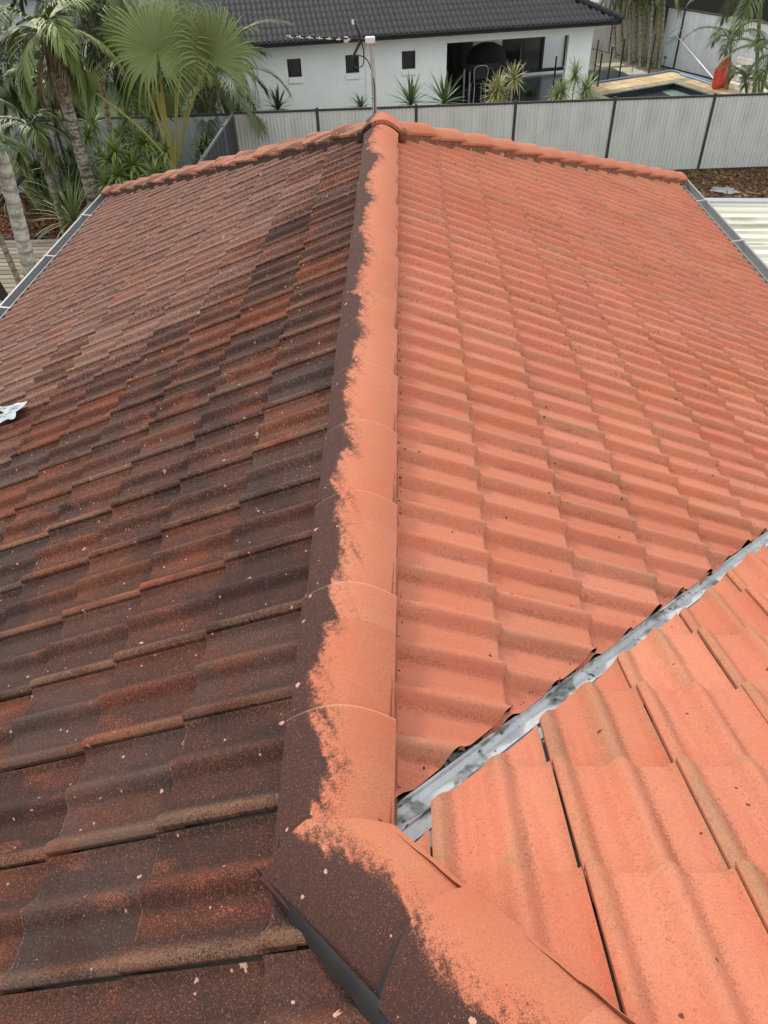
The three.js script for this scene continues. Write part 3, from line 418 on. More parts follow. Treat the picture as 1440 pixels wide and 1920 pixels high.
{
  const w = new THREE.Shape(); w.moveTo(-3.2, 0); w.lineTo(4.39, 0); w.lineTo(4.39, 2.2); w.lineTo(8.17, 2.2); w.lineTo(8.17, 0); w.lineTo(8.92, 0); w.lineTo(8.92, 2.52); w.lineTo(-3.2, 2.52);
  const wins = [[-0.35, 0.05], [1.35, 1.75], [3.03, 3.44]];
  for (const [a, b] of wins) { const h = new THREE.Path(); h.moveTo(a, 1.6); h.lineTo(b, 1.6); h.lineTo(b, 2.07); h.lineTo(a, 2.07); w.holes.push(h); }
  part('wall', metricUV(new THREE.ExtrudeGeometry(w, { depth: 0.16, bevelEnabled: false }).translate(0, 0, -0.61), 0.4), whiteWall, nh);
  for (const [a, b] of wins) {
    const win = part('window', merge([box(b - a, 0.03, 0.05, (a + b) / 2, 2.055, -0.55), box(b - a, 0.03, 0.05, (a + b) / 2, 1.615, -0.55), box(0.03, 0.41, 0.05, a + 0.015, 1.835, -0.55), box(0.03, 0.41, 0.05, b - 0.015, 1.835, -0.55)]), blackTrim, nh);
    part('pane', box(b - a - 0.06, 0.41, 0.008, (a + b) / 2, 1.835, -0.56), glassDark, win);
    part('sill', bev(b - a + 0.03, 0.14, 0.05, 0.012, (a + b) / 2, 1.52, -0.432), whiteWall, win);
  }
  part('pilaster', bev(0.1, 2.46, 0.03, 0.008, 1.98, 1.23, -0.436), whiteWall, nh);
  // verandah: floor, back wall, sliding doors
  const roomM = std(new THREE.Color(0.3, 0.3, 0.29), 0.85);
  part('side_wall', box(0.16, 2.52, 7.6, 4.31, 1.26, -4.42), whiteWall, nh); part('ceiling', box(5.1, 0.05, 8.0, 6.85, 2.49, -4.6), whiteWall, nh);
  part('pillar', box(0.16, 2.52, 0.74, 8.84, 1.26, -0.99), whiteWall, nh);
  part('rear_wall', metricUV(merge([box(1.1, 2.5, 0.16, 7.36, 1.25, -6.15), box(4.3, 0.35, 0.16, 9.3, 2.42, -6.17), box(0.9, 2.5, 0.16, 10.9, 1.25, -6.15)]), 0.4), whiteWall, nh);
  part('room_wall', merge([box(2.6, 2.5, 0.1, 5.6, 1.25, -8.2), box(0.1, 2.5, 2, 6.85, 1.25, -7.2), box(2.6, 0.5, 0.1, 5.6, 2.25, -6.2)]), roomM, nh);
  const cup = std(new THREE.Color(0.09, 0.045, 0.025), 0.6); part('sideboard', bev(1.1, 0.8, 0.4, 0.02, 5.9, 0.5, -7.9), cup, nh);
  const door = part('sliding_door', merge([box(2.5, 0.07, 0.06, 9.15, 2.19, -6.1), box(2.5, 0.11, 0.06, 9.15, 0.21, -6.1), ...[7.95, 8.7, 9.48, 10.37].map(x => box(0.09, 1.95, 0.07, x, 1.2, -6.09))]), blackTrim, nh);
  part('pane', box(0.66, 1.9, 0.01, 8.32, 1.2, -6.13), glassDark, door); part('pane', box(0.7, 1.9, 0.01, 9.09, 1.2, -6.13), std(new THREE.Color(0.05, 0.051, 0.053), 0.15), door); part('curtain', box(0.8, 1.9, 0.012, 9.92, 1.2, -6.14), std(new THREE.Color(0.72, 0.76, 0.76), 0.7), door);
  part('door_step', box(3.6, 0.12, 0.14, 9.2, 0.1, -5.98), whiteWall, nh);
  const tile = tex(512, 512, (u, v, o, i, j) => { const n = fbm(u * 8, v * 8, 3), h = hash(i, j, 92); const k = 0.85 + 0.25 * n + 0.08 * (h - 0.5); o[0] = 62 * k; o[1] = 66 * k; o[2] = 70 * k; });
  part('verandah_floor', metricUV(box(8, 0.1, 6.0, 8.4, 0.05, -3.1), 0.3), std(0xffffff, 0.22, { map: tile }), nh);
  // eaves
  part('fascia', merge([box(12.7, 0.16, 0.03, 3.15, 2.53, 0), box(0.03, 0.16, 7, 9.5, 2.53, -3.5)]), blackTrim, nh);
  part('soffit', box(12.7, 0.02, 0.6, 3.15, 2.46, -0.3), blackTrim, nh);
  const gtr = new THREE.Shape(); gtr.moveTo(0, 0); gtr.lineTo(0.11, 0); gtr.lineTo(0.11, 0.11); gtr.lineTo(0.1, 0.11); gtr.lineTo(0.1, 0.012); gtr.lineTo(0, 0.012);
  part('eaves_gutter', new THREE.ExtrudeGeometry(gtr, { depth: 12.75, bevelEnabled: false }).rotateY(Math.PI / 2).translate(-3.2, 2.49, 0.125).applyMatrix4(new THREE.Matrix4()), blackTrim, nh);
  // roof: front slope with hip on the right, each visible tile its own piece
  const rt = 22 * RAD, yB = 2.56, dep = 4.6, hipX = 9.55, P3 = (x, q) => V(x, yB + q * Math.tan(rt), -q);
  const sheet = new THREE.BufferGeometry(); const pv = [P3(-3.3, -0.05), P3(hipX, -0.05), P3(hipX - dep, dep), P3(-3.3, dep), P3(hipX, -0.05), V(hipX, yB, -2 * dep), P3(hipX - dep, dep)].map(p => [p.x, p.y - 0.02, p.z]);
  sheet.setAttribute('position', new THREE.Float32BufferAttribute([0, 1, 2, 0, 2, 3, 4, 5, 6].flatMap(i => pv[i]), 3)); sheet.computeVertexNormals();
  const roof = part('roof', sheet, roofGrey, nh);
  const tg = quadSheet((u, v) => { const x = u * 0.3, l = v < 0.9 ? v / 0.9 : 1, q = 0.36 * (1 - l), h = 0.006 + 0.03 * l + 0.035 * Math.pow(0.5 + 0.5 * Math.cos(u * Math.PI * 4 - 0.4), 0.9) - (v > 0.95 ? 0.035 : 0); return V(x, h, -q); }, 20, 3);
  const gaug = 0.315, mats = [0.9, 1, 1.12].map(k => std(new THREE.Color(0.02 * k, 0.021 * k, 0.025 * k), 0.8)), rr = rng(12);
  let nT = 0;
  for (let k = 0; k < 9; k++) for (let i = 0; i < 42; i++) {
    const q = -0.06 + k * gaug, x = -3.0 + i * 0.3; if (x + 0.3 > hipX - q - 0.05) continue;
    const wp = NO.clone().addScaledVector(nUx, x + 0.15).addScaledVector(nBz, -q).setY(yB + q * Math.sin(rt)), [u, v] = pixel(wp); if (v < -30 || u < 400 || u > 1200 || nT >= 300) continue;
    const m = part('roof_tile', tg, mats[Math.floor(rr() * 3)], roof); m.position.set(x, yB + q * Math.sin(rt) + 0.004, -q * Math.cos(rt)); m.rotation.x = rt + (rr() - 0.5) * 0.01; nT++;
  }
  console.log('neighbour tiles', nT);
  const hd = V(-1, Math.tan(rt), -1), HA = V(hipX + 0.03, yB + 0.03, 0.03);
  for (let i = 0; i < 11; i++) { const a = HA.clone().addScaledVector(hd, i * 0.27), b = HA.clone().addScaledVector(hd, i * 0.27 + 0.3); const g = bar(a, b, 0.1, 0.085, 10); part('hip_cap', g, mats[1], roof); }
}
// far building with a ribbed grey roof, and a dark house beyond the side fence
{
  const f = thing('far_house', 'pale house with a grey metal roof behind the palms', 'house', [-8, 0, -33], 0.12);
  part('wall', box(13, 3.4, 6, -2, 1.7, -3), std(new THREE.Color(0.62, 0.66, 0.66), 0.85), f);
  const w1 = part('window', box(1.3, 1.1, 0.06, -3, 1.9, 0.02), blackTrim, f); part('pane', box(1.2, 1.0, 0.02, -3, 1.9, 0.06), glassDark, w1);
  const rm = std(new THREE.Color(0.25, 0.26, 0.3), 0.45);
  const g = sheetGeo(14, 5, 0.2, 0.03); g.rotateX(-Math.PI / 2 + 0.42).translate(-9.2, 3.2, 0.6); part('metal_roof', g, rm, f);
  part('gutter', box(14.1, 0.12, 0.12, -2.2, 3.16, 0.66), std(new THREE.Color(0.5, 0.52, 0.53), 0.5), f);
  const d = thing('dark_house', 'dark brown building beyond the white side fence', 'house', [17, 0, -38], -0.43);
  part('wall', box(16, 3.6, 5, 0, 1.8, -2.5), std(new THREE.Color(0.03, 0.029, 0.028), 0.85), d);
  part('roof_edge', box(16.4, 0.12, 5.6, 0, 3.66, -2.3), std(new THREE.Color(0.12, 0.12, 0.12), 0.6), d);
  part('balcony_rail', merge([box(15, 0.05, 0.05, 0, 2.5, 0.3), box(15, 0.05, 0.05, 0, 1.9, 0.3)]), std(new THREE.Color(0.2, 0.2, 0.2), 0.5), d);
}
// things on the verandah
const nbW = (x, y, z) => NO.clone().addScaledVector(nUx, x).addScaledVector(nBz, z).setY(y);
{
  const p = nbW(7.0, 0.1, -5.0), q = thing('covered_barbecue', 'barbecue under a black fabric cover on the verandah', 'barbecue', [p.x, p.y, p.z], NT_);
  const pts = [[0.0, 1.32], [0.2, 1.3], [0.4, 1.2], [0.52, 1.03], [0.58, 0.85], [0.6, 0.4], [0.64, 0.02]];
  const g = new THREE.LatheGeometry(pts.reverse().map(([a, b]) => new THREE.Vector2(a, b)), 28); const pos = g.attributes.position; for (let i = 0; i < pos.count; i++) { const a = Math.atan2(pos.getZ(i), pos.getX(i)), k = 1 + 0.05 * Math.sin(a * 9) * clamp(1 - pos.getY(i)); pos.setXYZ(i, pos.getX(i) * 1.25 * k, pos.getY(i), pos.getZ(i) * 0.62 * k); } g.computeVertexNormals();
  part('fabric_cover', g, std(new THREE.Color(0.014, 0.014, 0.016), 0.75), q); part('red_badge', bev(0.26, 0.07, 0.03, 0.01, 0.1, 1.13, 0.3).rotateX(-0.35).translate(0, 0.0, -0.12), std(new THREE.Color(0.22, 0.05, 0.05), 0.6), q);
}
const alu = std(new THREE.Color(0.55, 0.56, 0.57), 0.4, { metalness: 0.5 });
function stool(x, z, turn, label) {
  const p = nbW(x, 0.1, z), t = thing('bar_chair', label, 'chair', [p.x, p.y, p.z], NT_ + turn, 'verandah chairs');
  for (const [a, b] of [[-1, -1], [1, -1], [-1, 1], [1, 1]]) part('leg', bar(V(a * 0.22, 0, b * 0.2), V(a * 0.18, 0.68, b * 0.17), 0.016), alu, t);
  part('seat', bev(0.42, 0.05, 0.4, 0.02, 0, 0.7, 0), std(new THREE.Color(0.02, 0.02, 0.022), 0.6), t); part('backrest', bev(0.42, 0.3, 0.03, 0.012, 0, 0.98, 0.2), std(new THREE.Color(0.02, 0.02, 0.022), 0.6), t); part('back_frame', tube([V(-0.21, 0.7, 0.2), V(-0.21, 1.16, 0.22), V(0.21, 1.16, 0.22), V(0.21, 0.7, 0.2)], 0.016, 20), alu, t);
}
stool(5.85, -2.0, 0.1, 'dark bar chair with silver legs beside the verandah table'); stool(6.9, -1.7, 0.5, 'dark bar chair half hidden by the yellow striped plant');
{ const p = nbW(6.3, 0.1, -2.9), t = thing('bar_table', 'dark bar table on the verandah', 'table', [p.x, p.y, p.z], NT_); part('tabletop', bev(1.3, 0.05, 0.8, 0.015, 0, 0.95, 0), std(new THREE.Color(0.03, 0.03, 0.032), 0.4), t); for (const [a, b] of [[-1, -1], [1, -1], [-1, 1], [1, 1]]) part('leg', box(0.05, 0.93, 0.05, a * 0.58, 0.465, b * 0.34), alu, t); }

// ------------------------------------------------------------------ pool yard
const stoneTex = (r, g, b, sc = 12) => tex(512, 512, (u, v, o, i, j) => { const n = fbm(u * sc, v * sc, 4), h = hash(i, j, 95); const k = 0.86 + 0.24 * n + 0.1 * (h - 0.5); o[0] = r * k; o[1] = g * k; o[2] = b * k; });
const gravelM = std(0xffffff, 0.95, { map: tex(512, 512, (u, v, o, i, j) => { const h = hash(i >> 2, j >> 2, 96), n = fbm(u * 8, v * 8, 3); const k = 0.55 + 0.5 * h + 0.2 * n; o[0] = 140 * k; o[1] = 128 * k; o[2] = 112 * k; }) });
{
  const g = new THREE.PlaneGeometry(16, 17).rotateX(-Math.PI / 2).translate(8, 0.006, -28.6); const u = g.attributes.uv; for (let i = 0; i < u.count; i++) u.setXY(i, u.getX(i) * 9, u.getY(i) * 9); struct('gravel_bed', g, gravelM);
}
{ const lt = tex(256, 256, (u, v, o, i, j) => { const n = fbm(u * 20, v * 20, 3), g = hash(i, j, 55); const k = 0.6 + 0.5 * n + 0.3 * (g - 0.5); o[0] = 70 * k; o[1] = 88 * k; o[2] = 44 * k; }); lt.repeat.set(8, 10); struct('lawn', new THREE.PlaneGeometry(15, 22).rotateX(-Math.PI / 2).translate(-11, 0.008, -30.6), std(0xffffff, 0.95, { map: lt })); }
// pool: corner points from the photograph on the yard level
const yP = 0.3, pc = (u, v) => atY(u, v, yP);
const B0 = pc(1263, 134), Lo = pc(1113, 158), Ro = pc(1352, 161), bi = pc(1264, 155), li = pc(1165, 168), ri = pc(1338, 174);
const dl = Lo.clone().sub(B0).normalize(), dr = Ro.clone().sub(B0).normalize();
const coping = thing('swimming_pool', 'in ground pool with sandstone coping and a dark tile band', 'pool');
{
  const sand = [[214, 184, 140], [204, 172, 128], [220, 192, 150], [206, 180, 144]].map(c => std(0xffffff, 0.8, { map: stoneTex(...c) })), inner = std(0xffffff, 0.8, { map: stoneTex(150, 146, 122) });
  const slab = (o, a, b, w, d, m, n = 'coping_stone') => { const q = (s, t) => o.clone().addScaledVector(a, s).addScaledVector(b, t); const e = 0.012; const c = [q(e, e), q(w - e, e), q(w - e, d - e), q(e, d - e)]; const sh = []; for (const y of [0.01, yP]) for (const p of c) sh.push(p.x, y, p.z); const g = new THREE.BufferGeometry(); g.setAttribute('position', new THREE.Float32BufferAttribute(sh, 3)); g.setIndex([4, 5, 6, 4, 6, 7, 0, 1, 5, 0, 5, 4, 1, 2, 6, 1, 6, 5, 2, 3, 7, 2, 7, 6, 3, 0, 4, 3, 4, 7]); const f = g.toNonIndexed(); f.computeVertexNormals(); metricUV(f, 0.6); part(n, f, m, coping); };
  const rr = rng(31), wl = bi.clone().sub(B0), det = dl.x * dr.z - dl.z * dr.x, wr = (wl.x * dr.z - wl.z * dr.x) / det, wd = (dl.x * wl.z - dl.z * wl.x) / det; // pool corner in edge coordinates
  const W1 = wr, W2 = wd; // coping widths
  for (let i = 0; i < 9; i++) for (let k = 0; k < 2; k++) slab(B0.clone().addScaledVector(dl, i * 0.6).addScaledVector(dr, k * (W2 - 0.35) / 2), dl, dr, 0.6, (W2 - 0.35) / 2, sand[Math.floor(rr() * 4)]);
  for (let i = 0; i < 10; i++) { slab(B0.clone().addScaledVector(dl, i * 0.55 + (i ? 0 : 0)).addScaledVector(dr, W2 - 0.35), dl, dr, 0.55, 0.35, inner, 'edge_stone'); }
  for (let i = 0; i < 10; i++) for (let k = 0; k < 2; k++) slab(B0.clone().addScaledVector(dr, W2 + i * 0.6).addScaledVector(dl, k * (W1 - 0.35) / 2), dr, dl, 0.6, (W1 - 0.35) / 2, sand[Math.floor(rr() * 4)]);
  for (let i = 0; i < 10; i++) slab(B0.clone().addScaledVector(dr, W2 + i * 0.55).addScaledVector(dl, W1 - 0.35), dr, dl, 0.55, 0.35, inner, 'edge_stone');
  const Lp = 3.1, end = B0.clone().addScaledVector(dl, W1 + Lp).addScaledVector(dr, W2);
  for (let i = 0; i < 8; i++) slab(end.clone().addScaledVector(dr, i * 0.55), dr, dl, 0.55, 0.35, inner, 'edge_stone');
  const c0 = B0.clone().addScaledVector(dl, W1).addScaledVector(dr, W2), band = std(0xffffff, 0.3, { map: tex(128, 128, (u, v, o, i, j) => { const ed = (i % 16 < 2) || (j % 16 < 2), h = hash(i >> 4, j >> 4, 98); o[0] = ed ? 60 : 14 + 10 * h; o[1] = ed ? 66 : 18 + 12 * h; o[2] = ed ? 72 : 30 + 18 * h; }) });
  const wallG = (a, d, L) => quadSheet((u, v) => a.clone().addScaledVector(d, u * L).setY(yP - 0.03 - 0.25 * v), 1, 1, (u, v) => [u * L * 1.2, v * 0.3]);
  part('tile_band', wallG(c0, dl, Lp), band, coping); part('tile_band', wallG(c0, dr, 6), band, coping); part('tile_band', wallG(c0.clone().addScaledVector(dl, Lp), dr, 6), band, coping);
  const q = (s, t) => c0.clone().addScaledVector(dl, s).addScaledVector(dr, t), wg = new THREE.BufferGeometry(), cs = [q(0, 0), q(Lp, 0), q(Lp, 6), q(0, 6)]; wg.setAttribute('position', new THREE.Float32BufferAttribute(cs.flatMap(p => [p.x, yP - 0.2, p.z]), 3)); wg.setIndex([0, 1, 2, 0, 2, 3]); wg.computeVertexNormals(); if (wg.attributes.normal.getY(0) < 0) { wg.setIndex([0, 2, 1, 0, 3, 2]); wg.computeVertexNormals(); }
  part('water', wg, std(new THREE.Color(0.2, 0.3, 0.24), 0.35), coping);
  // blue vacuum hose along the outer edge
  const off = V(0, 0.04, 0), hm = std(new THREE.Color(0.16, 0.24, 0.38), 0.5);
  const hp = [B0.clone().addScaledVector(dl, 4.2), B0.clone().addScaledVector(dl, 2.6).addScaledVector(dr, -0.05), B0.clone().addScaledVector(dl, 1.0).addScaledVector(dr, 0.03), B0.clone().addScaledVector(dl, 0.1), B0.clone().addScaledVector(dr, 0.6).addScaledVector(dl, 0.03), B0.clone().addScaledVector(dr, 1.6).addScaledVector(dl, -0.02), B0.clone().addScaledVector(dr, 2.7).addScaledVector(dl, 0.05)].map(p => p.clone().setY(yP + 0.035));
  single('pool_hose', tube(hp, 0.032, 90, 8), hm, 'blue vacuum hose lying along the pool coping', 'hose');
  single('pool_hose', tube([hp[4], hp[5], hp[6]].map((p, i) => p.clone().addScaledVector(dl, 0.14 + 0.03 * i)), 0.03, 40, 8), std(new THREE.Color(0.3, 0.42, 0.58), 0.5), 'lighter blue hose end doubled back beside the long hose', 'hose');
  // stepping stones
  const st = std(0xffffff, 0.85, { map: stoneTex(196, 188, 166) });
  for (const [u, v, l] of [[1145, 122, 'beside the glass panels'], [1170, 131, 'between two other stepping stones'], [1187, 137, 'by the garden light'], [1152, 140, 'under the glass post']]) { const p = atY(u, v, 0.03); const m = single('stepping_stone', new RoundedBoxGeometry(0.95, 0.05, 0.62, 2, 0.02), st, `pale stepping stone in the gravel ${l}`, 'stone', 'stepping stones'); m.position.set(p.x, 0.03, p.z); m.rotation.y = NT_; }
  for (const [u, v, l] of [[1184, 140, 'beside a stepping stone'], [1243, 131, 'next to the white side fence']]) { const p = atY(u, v, 0.0), t = thing('garden_light', `small black stake light ${l}`, 'light', [p.x, 0, p.z], 0, 'garden lights'); part('stake', bar(V(0, 0, 0), V(0, 0.34, 0), 0.012), blackTrim, t); part('lamp_head', new THREE.ConeGeometry(0.06, 0.12, 8).rotateX(Math.PI).translate(0, 0.38, 0), blackTrim, t); }
  // glass pool fence
  const gl = new THREE.MeshPhysicalMaterial({ color: 0xf2f8f6, transmission: 1, roughness: 0.02, thickness: 0, ior: 1.5, side: THREE.DoubleSide });
  const gf = thing('glass_pool_fence', 'frameless glass pool fence with black posts', 'fence');
  const gp = [[1105, 128], [1160, 147], [1216, 138], [1262, 131]].map(([u, v]) => atY(u, v, 0.05)), dirG = gp[3].clone().sub(gp[1]).normalize();
  gp[0].copy(gp[1]).addScaledVector(dirG, -1.5);
  const gpost = p => part('post', bev(0.05, 1.3, 0.05, 0.01, p.x, 0.65, p.z), blackTrim, gf);
  for (const p of gp) gpost(p); const g2 = [atY(1137, 165, 0.05), atY(1112, 150, 0.05), atY(1118, 178, 0.05)]; for (const p of g2) gpost(p);
  for (const [a, b] of [[gp[0], gp[1]], [gp[1], gp[2]], [gp[2], gp[3]], [g2[1], g2[0]], [gp[0], g2[1]]]) { const d = b.clone().sub(a), L = d.length(); part('glass_panel', new THREE.PlaneGeometry(L - 0.08, 1.15).rotateY(Math.atan2(-d.z, d.x)).translate((a.x + b.x) / 2, 0.66, (a.z + b.z) / 2), gl, gf); }
  const vp = [atY(1035, 185, 0.05)]; for (const p of vp) { p.addScaledVector(nBz, 0); gpost(p); }
}
// white side fence and its stretch behind the palm stems, shade painted as grey
const SF0 = V(12.9, 0, -27.0), SFk = V(10.13, 0, -32.6), SFe = V(8.9, 0, -35.0);
fence(SFk, SF0, 1.94, 2.35, whiteSteel, 'near white ribbed steel side fence beside the pool', { phase: 0.9, pitch: 0.13 });
fence(SFk.clone().add(V(-3.4, 0, -6.9)), SFk.clone().add(V(-0.02, 0, -0.04)), 1.94, 2.35, shadedRib, 'ribbed side fence behind the row of palm stems with its shade painted grey', { pitch: 0.13 });
{ // pool net leaning on the fence
  const a = atY(1346, 157, yP + 0.02); const dirF = SF0.clone().sub(SFk).normalize(), nF = V(dirF.z, 0, -dirF.x); const b = onPlane(1268, 66, SFk.clone().addScaledVector(nF, -0.12), nF);
  const t = thing('pool_net', 'blue skimmer net on a long white pole leaning on the side fence', 'net', [0, 0, 0]);
  const m = a.clone().lerp(b, 0.45); part('pole', bar(a, b, 0.02, 0.016), std(new THREE.Color(0.75, 0.78, 0.8), 0.4), t); part('pole_sleeve', bar(a, m, 0.026, 0.026), std(new THREE.Color(0.7, 0.73, 0.75), 0.4), t);
  const n1 = onPlane(1251, 70, b, nF), n2 = onPlane(1279, 56, b, nF), n3 = onPlane(1250, 80, b, nF), n4 = onPlane(1272, 53, b, nF), n5 = n1.clone().lerp(b, 0.4).add(V(0.02, 0.02, 0.15));
  part('net_frame', mergeGeometries([tube([n1, n5, b, n2], 0.016, 24), tube([n1, onPlane(1258, 60, b, nF), n4], 0.016, 20)]), std(new THREE.Color(0.6, 0.7, 0.75), 0.5), t);
  const ng = new THREE.BufferGeometry(); ng.setAttribute('position', new THREE.Float32BufferAttribute([n1, b, n4, n1, n3, b].flatMap(p => [p.x + 0.02, p.y, p.z + 0.02]), 3)); ng.computeVertexNormals(); part('mesh_bag', ng, std(new THREE.Color(0.62, 0.74, 0.78), 0.8), t);
}
{ // red inflatable float standing by the fence
  const p = atY(1348, 165, yP), t = thing('pool_float', 'red scalloped pool float standing against the side fence', 'float', [p.x, yP, p.z], 0.5); t.scale.setScalar(0.72); const red = std(new THREE.Color(0.72, 0.09, 0.05), 0.3);
  for (const [x, h, r] of [[-0.26, 0.62, 0.19], [0.0, 0.86, 0.22], [0.27, 0.7, 0.19]]) { const g = new THREE.CapsuleGeometry(r, h, 6, 16); g.scale(1, 1, 0.75); g.translate(x, h / 2 + r * 0.9, 0).rotateZ(-x * 0.25); part('air_chamber', g, red, t); }
  part('strap', tube([V(-0.1, 0.1, 0.2), V(0.15, 0.3, 0.24), V(0.3, 0.05, 0.2)], 0.015, 16), blackTrim, t);
}
{ // limestone retaining wall at the right of the pool
  const t = thing('limestone_wall', 'cream limestone block retaining wall below the side fence', 'wall'), mats = [[226, 220, 204], [214, 208, 190], [232, 228, 216]].map(c => std(0xffffff, 0.9, { map: stoneTex(...c) })), r = rng(9);
  const a = V(11.45, 0, -28.7), d = V(0.55, 0, 1).normalize(), nn = V(-1, 0, 0.55).normalize();
  for (let row = 0; row < 4; row++) { let s = row % 2 ? -0.25 : 0; while (s < 4.6) { const w = 0.4 + 0.3 * r(); const g = new RoundedBoxGeometry(w - 0.012, 0.2, 0.3, 2, 0.03); const m = part('stone_block', g, mats[Math.floor(r() * 3)], t); const p = a.clone().addScaledVector(d, s + w / 2).addScaledVector(nn, -0.22 * row + (r() - 0.5) * 0.03); m.position.set(p.x, 0.12 + row * 0.21, p.z); m.rotation.y = Math.atan2(-d.z, d.x) + (r() - 0.5) * 0.03; s += w; } }
  const cap = bev(5, 0.08, 0.4, 0.02); const m = part('coping_slab', cap, std(0xffffff, 0.85, { map: stoneTex(206, 190, 160) }), t); const p = a.clone().addScaledVector(d, 2.3).addScaledVector(nn, -0.75); m.position.set(p.x, 0.93, p.z); m.rotation.y = Math.atan2(-d.z, d.x);
  const pv = new THREE.PlaneGeometry(3.4, 5).rotateX(-Math.PI / 2).translate(11.6, 0.02, -25.6); struct('limestone_paving', pv, mats[2]);
}

// ------------------------------------------------------------------ ribbed patio roof on the right
{
  const t = thing('patio_roof', 'cream ribbed metal patio roof beside the right eaves gutter', 'roof', [0, 0, 0]);
  const cream = std(0xffffff, 0.55, { map: tex(512, 1024, (u, v, o, i, j) => { const n = fbm(u * 3, v * 30, 3), s = fbm(u * 2 + 3, v * 90, 3), h = hash(i, j, 99), d = fbm(u * 26, v * 50, 3); let k = 0.9 + 0.16 * n + 0.04 * (h - 0.5); o[0] = 214 * k; o[1] = 214 * k; o[2] = 196 * k; const q = sst(0.52, 0.74, s * 0.7 + d * 0.3) * 0.55; o[0] += (118 - o[0]) * q; o[1] += (114 - o[1]) * q; o[2] += (92 - o[2]) * q; }) });
  const x0 = 3.83, x1 = 9.5, zf = -9.62, zn = -2.5, yA = 2.66, fall = 0.03, pitch = 0.24;
  const n = Math.floor((zn - zf) / pitch), prof = [[0, 0], [0.1, 0], [0.125, 0.03], [0.15, 0.03], [0.175, 0]];
  for (let s = 0; s < Math.ceil(n / 3); s++) { const pts = []; for (let i = s * 3; i < Math.min(n, s * 3 + 3); i++) for (const [a, h] of prof) pts.push([zf + i * pitch + a, h]); pts.push([zf + Math.min(n, s * 3 + 3) * pitch, 0]); const g = quadSheet((u, v) => { const k = Math.round(v * (pts.length - 1)), x = x0 + (x1 - x0) * u; return V(x, yA - (x - x0) * fall + pts[k][1] + (s % 2) * 0.002, pts[k][0]); }, 8, pts.length - 1, (u, v, q) => [q.x / 6, q.z / 8]); const ng = g.toNonIndexed(); ng.computeVertexNormals(); part('roof_sheet', ng, cream, t); }
  part('edge_flashing', merge([bev(x1 - x0, 0.05, 0.14, 0.008, (x0 + x1) / 2, 0, zf - 0.02)]).rotateZ(-fall).translate(0, yA + 0.01 + 0.03 * x0 + 0.0, 0), std(new THREE.Color(0.42, 0.44, 0.46), 0.4, { metalness: 0.3 }), t);
  part('edge_beam', box(x1 - x0, 0.14, 0.04, (x0 + x1) / 2, yA - 0.2, zf - 0.06), blackTrim, t);
  for (const [x, z] of [[9.2, zf + 0.1], [9.2, -3]]) part('post', box(0.09, yA - 0.25, 0.09, x, (yA - 0.25) / 2, z), gutMat, t);
}
// ------------------------------------------------------------------ timber deck on the left
{
  const t = thing('timber_deck', 'weathered grey timber deck below the left eaves', 'deck'), r = rng(17), woodT = [[150, 138, 122], [136, 126, 112], [162, 148, 130], [128, 120, 104]].map(c => std(0xffffff, 0.85, { map: tex(256, 64, (u, v, o, i, j) => { const n = fbm(u * 3, v * 16 + c[0], 4), g = hash(i >> 3, j, c[0]); const k = 0.68 + 0.5 * n + 0.1 * (g - 0.5); o[0] = c[0] * k; o[1] = c[1] * k; o[2] = c[2] * k; }) }));
  let z = -15.35; while (z < -9) { const w = 0.2 + 0.02 * r(); const m = part('deck_board', bev(6, 0.05, w - 0.035 + 0.01 * r(), 0.008), woodT[Math.floor(r() * 4)], t); m.position.set(-7.6 - 0.1 * r(), 0.2 + 0.006 * r(), z + w / 2); m.rotation.y = (r() - 0.5) * 0.006; z += w; }
  part('bearer', merge([box(0.1, 0.14, 6.2, -9.5, 0.09, -12.3), box(0.1, 0.14, 6.2, -6, 0.09, -12.3)]), std(new THREE.Color(0.03, 0.025, 0.02), 0.9), t);
  const pp = [[0, 447], [30, 446], [70, 444], [95, 448], [120, 455]].map(([u, v]) => atY(u, v, 0.06)); single('irrigation_pipe', tube(pp, 0.03, 40), blackTrim, 'black irrigation pipe along the mulch edge by the deck', 'pipe');
  single('garden_edging', merge([bar(atY(-60, 448, 0.1), atY(125, 456, 0.1), 0.05, 0.05, 6)]), std(new THREE.Color(0.025, 0.02, 0.018), 0.8), 'dark timber edging between the mulch and the deck', 'edging');
  const fr = thing('swing_frame', 'dark timber frame standing on the deck', 'frame', [0, 0, 0]), dk = std(new THREE.Color(0.022, 0.014, 0.012), 0.8);
  const b1 = atY(28, 590, 0.25), t1 = atY(-12, 470, 1.6); part('post', bar(b1, b1.clone().add(V(-0.7, 2.0, -0.4)), 0.1, 0.1, 4), dk, fr); part('brace', bar(b1.clone().add(V(-0.5, 1.2, -0.3)), b1.clone().add(V(0.2, 1.9, -1.6)), 0.05, 0.05, 4), dk, fr);
}

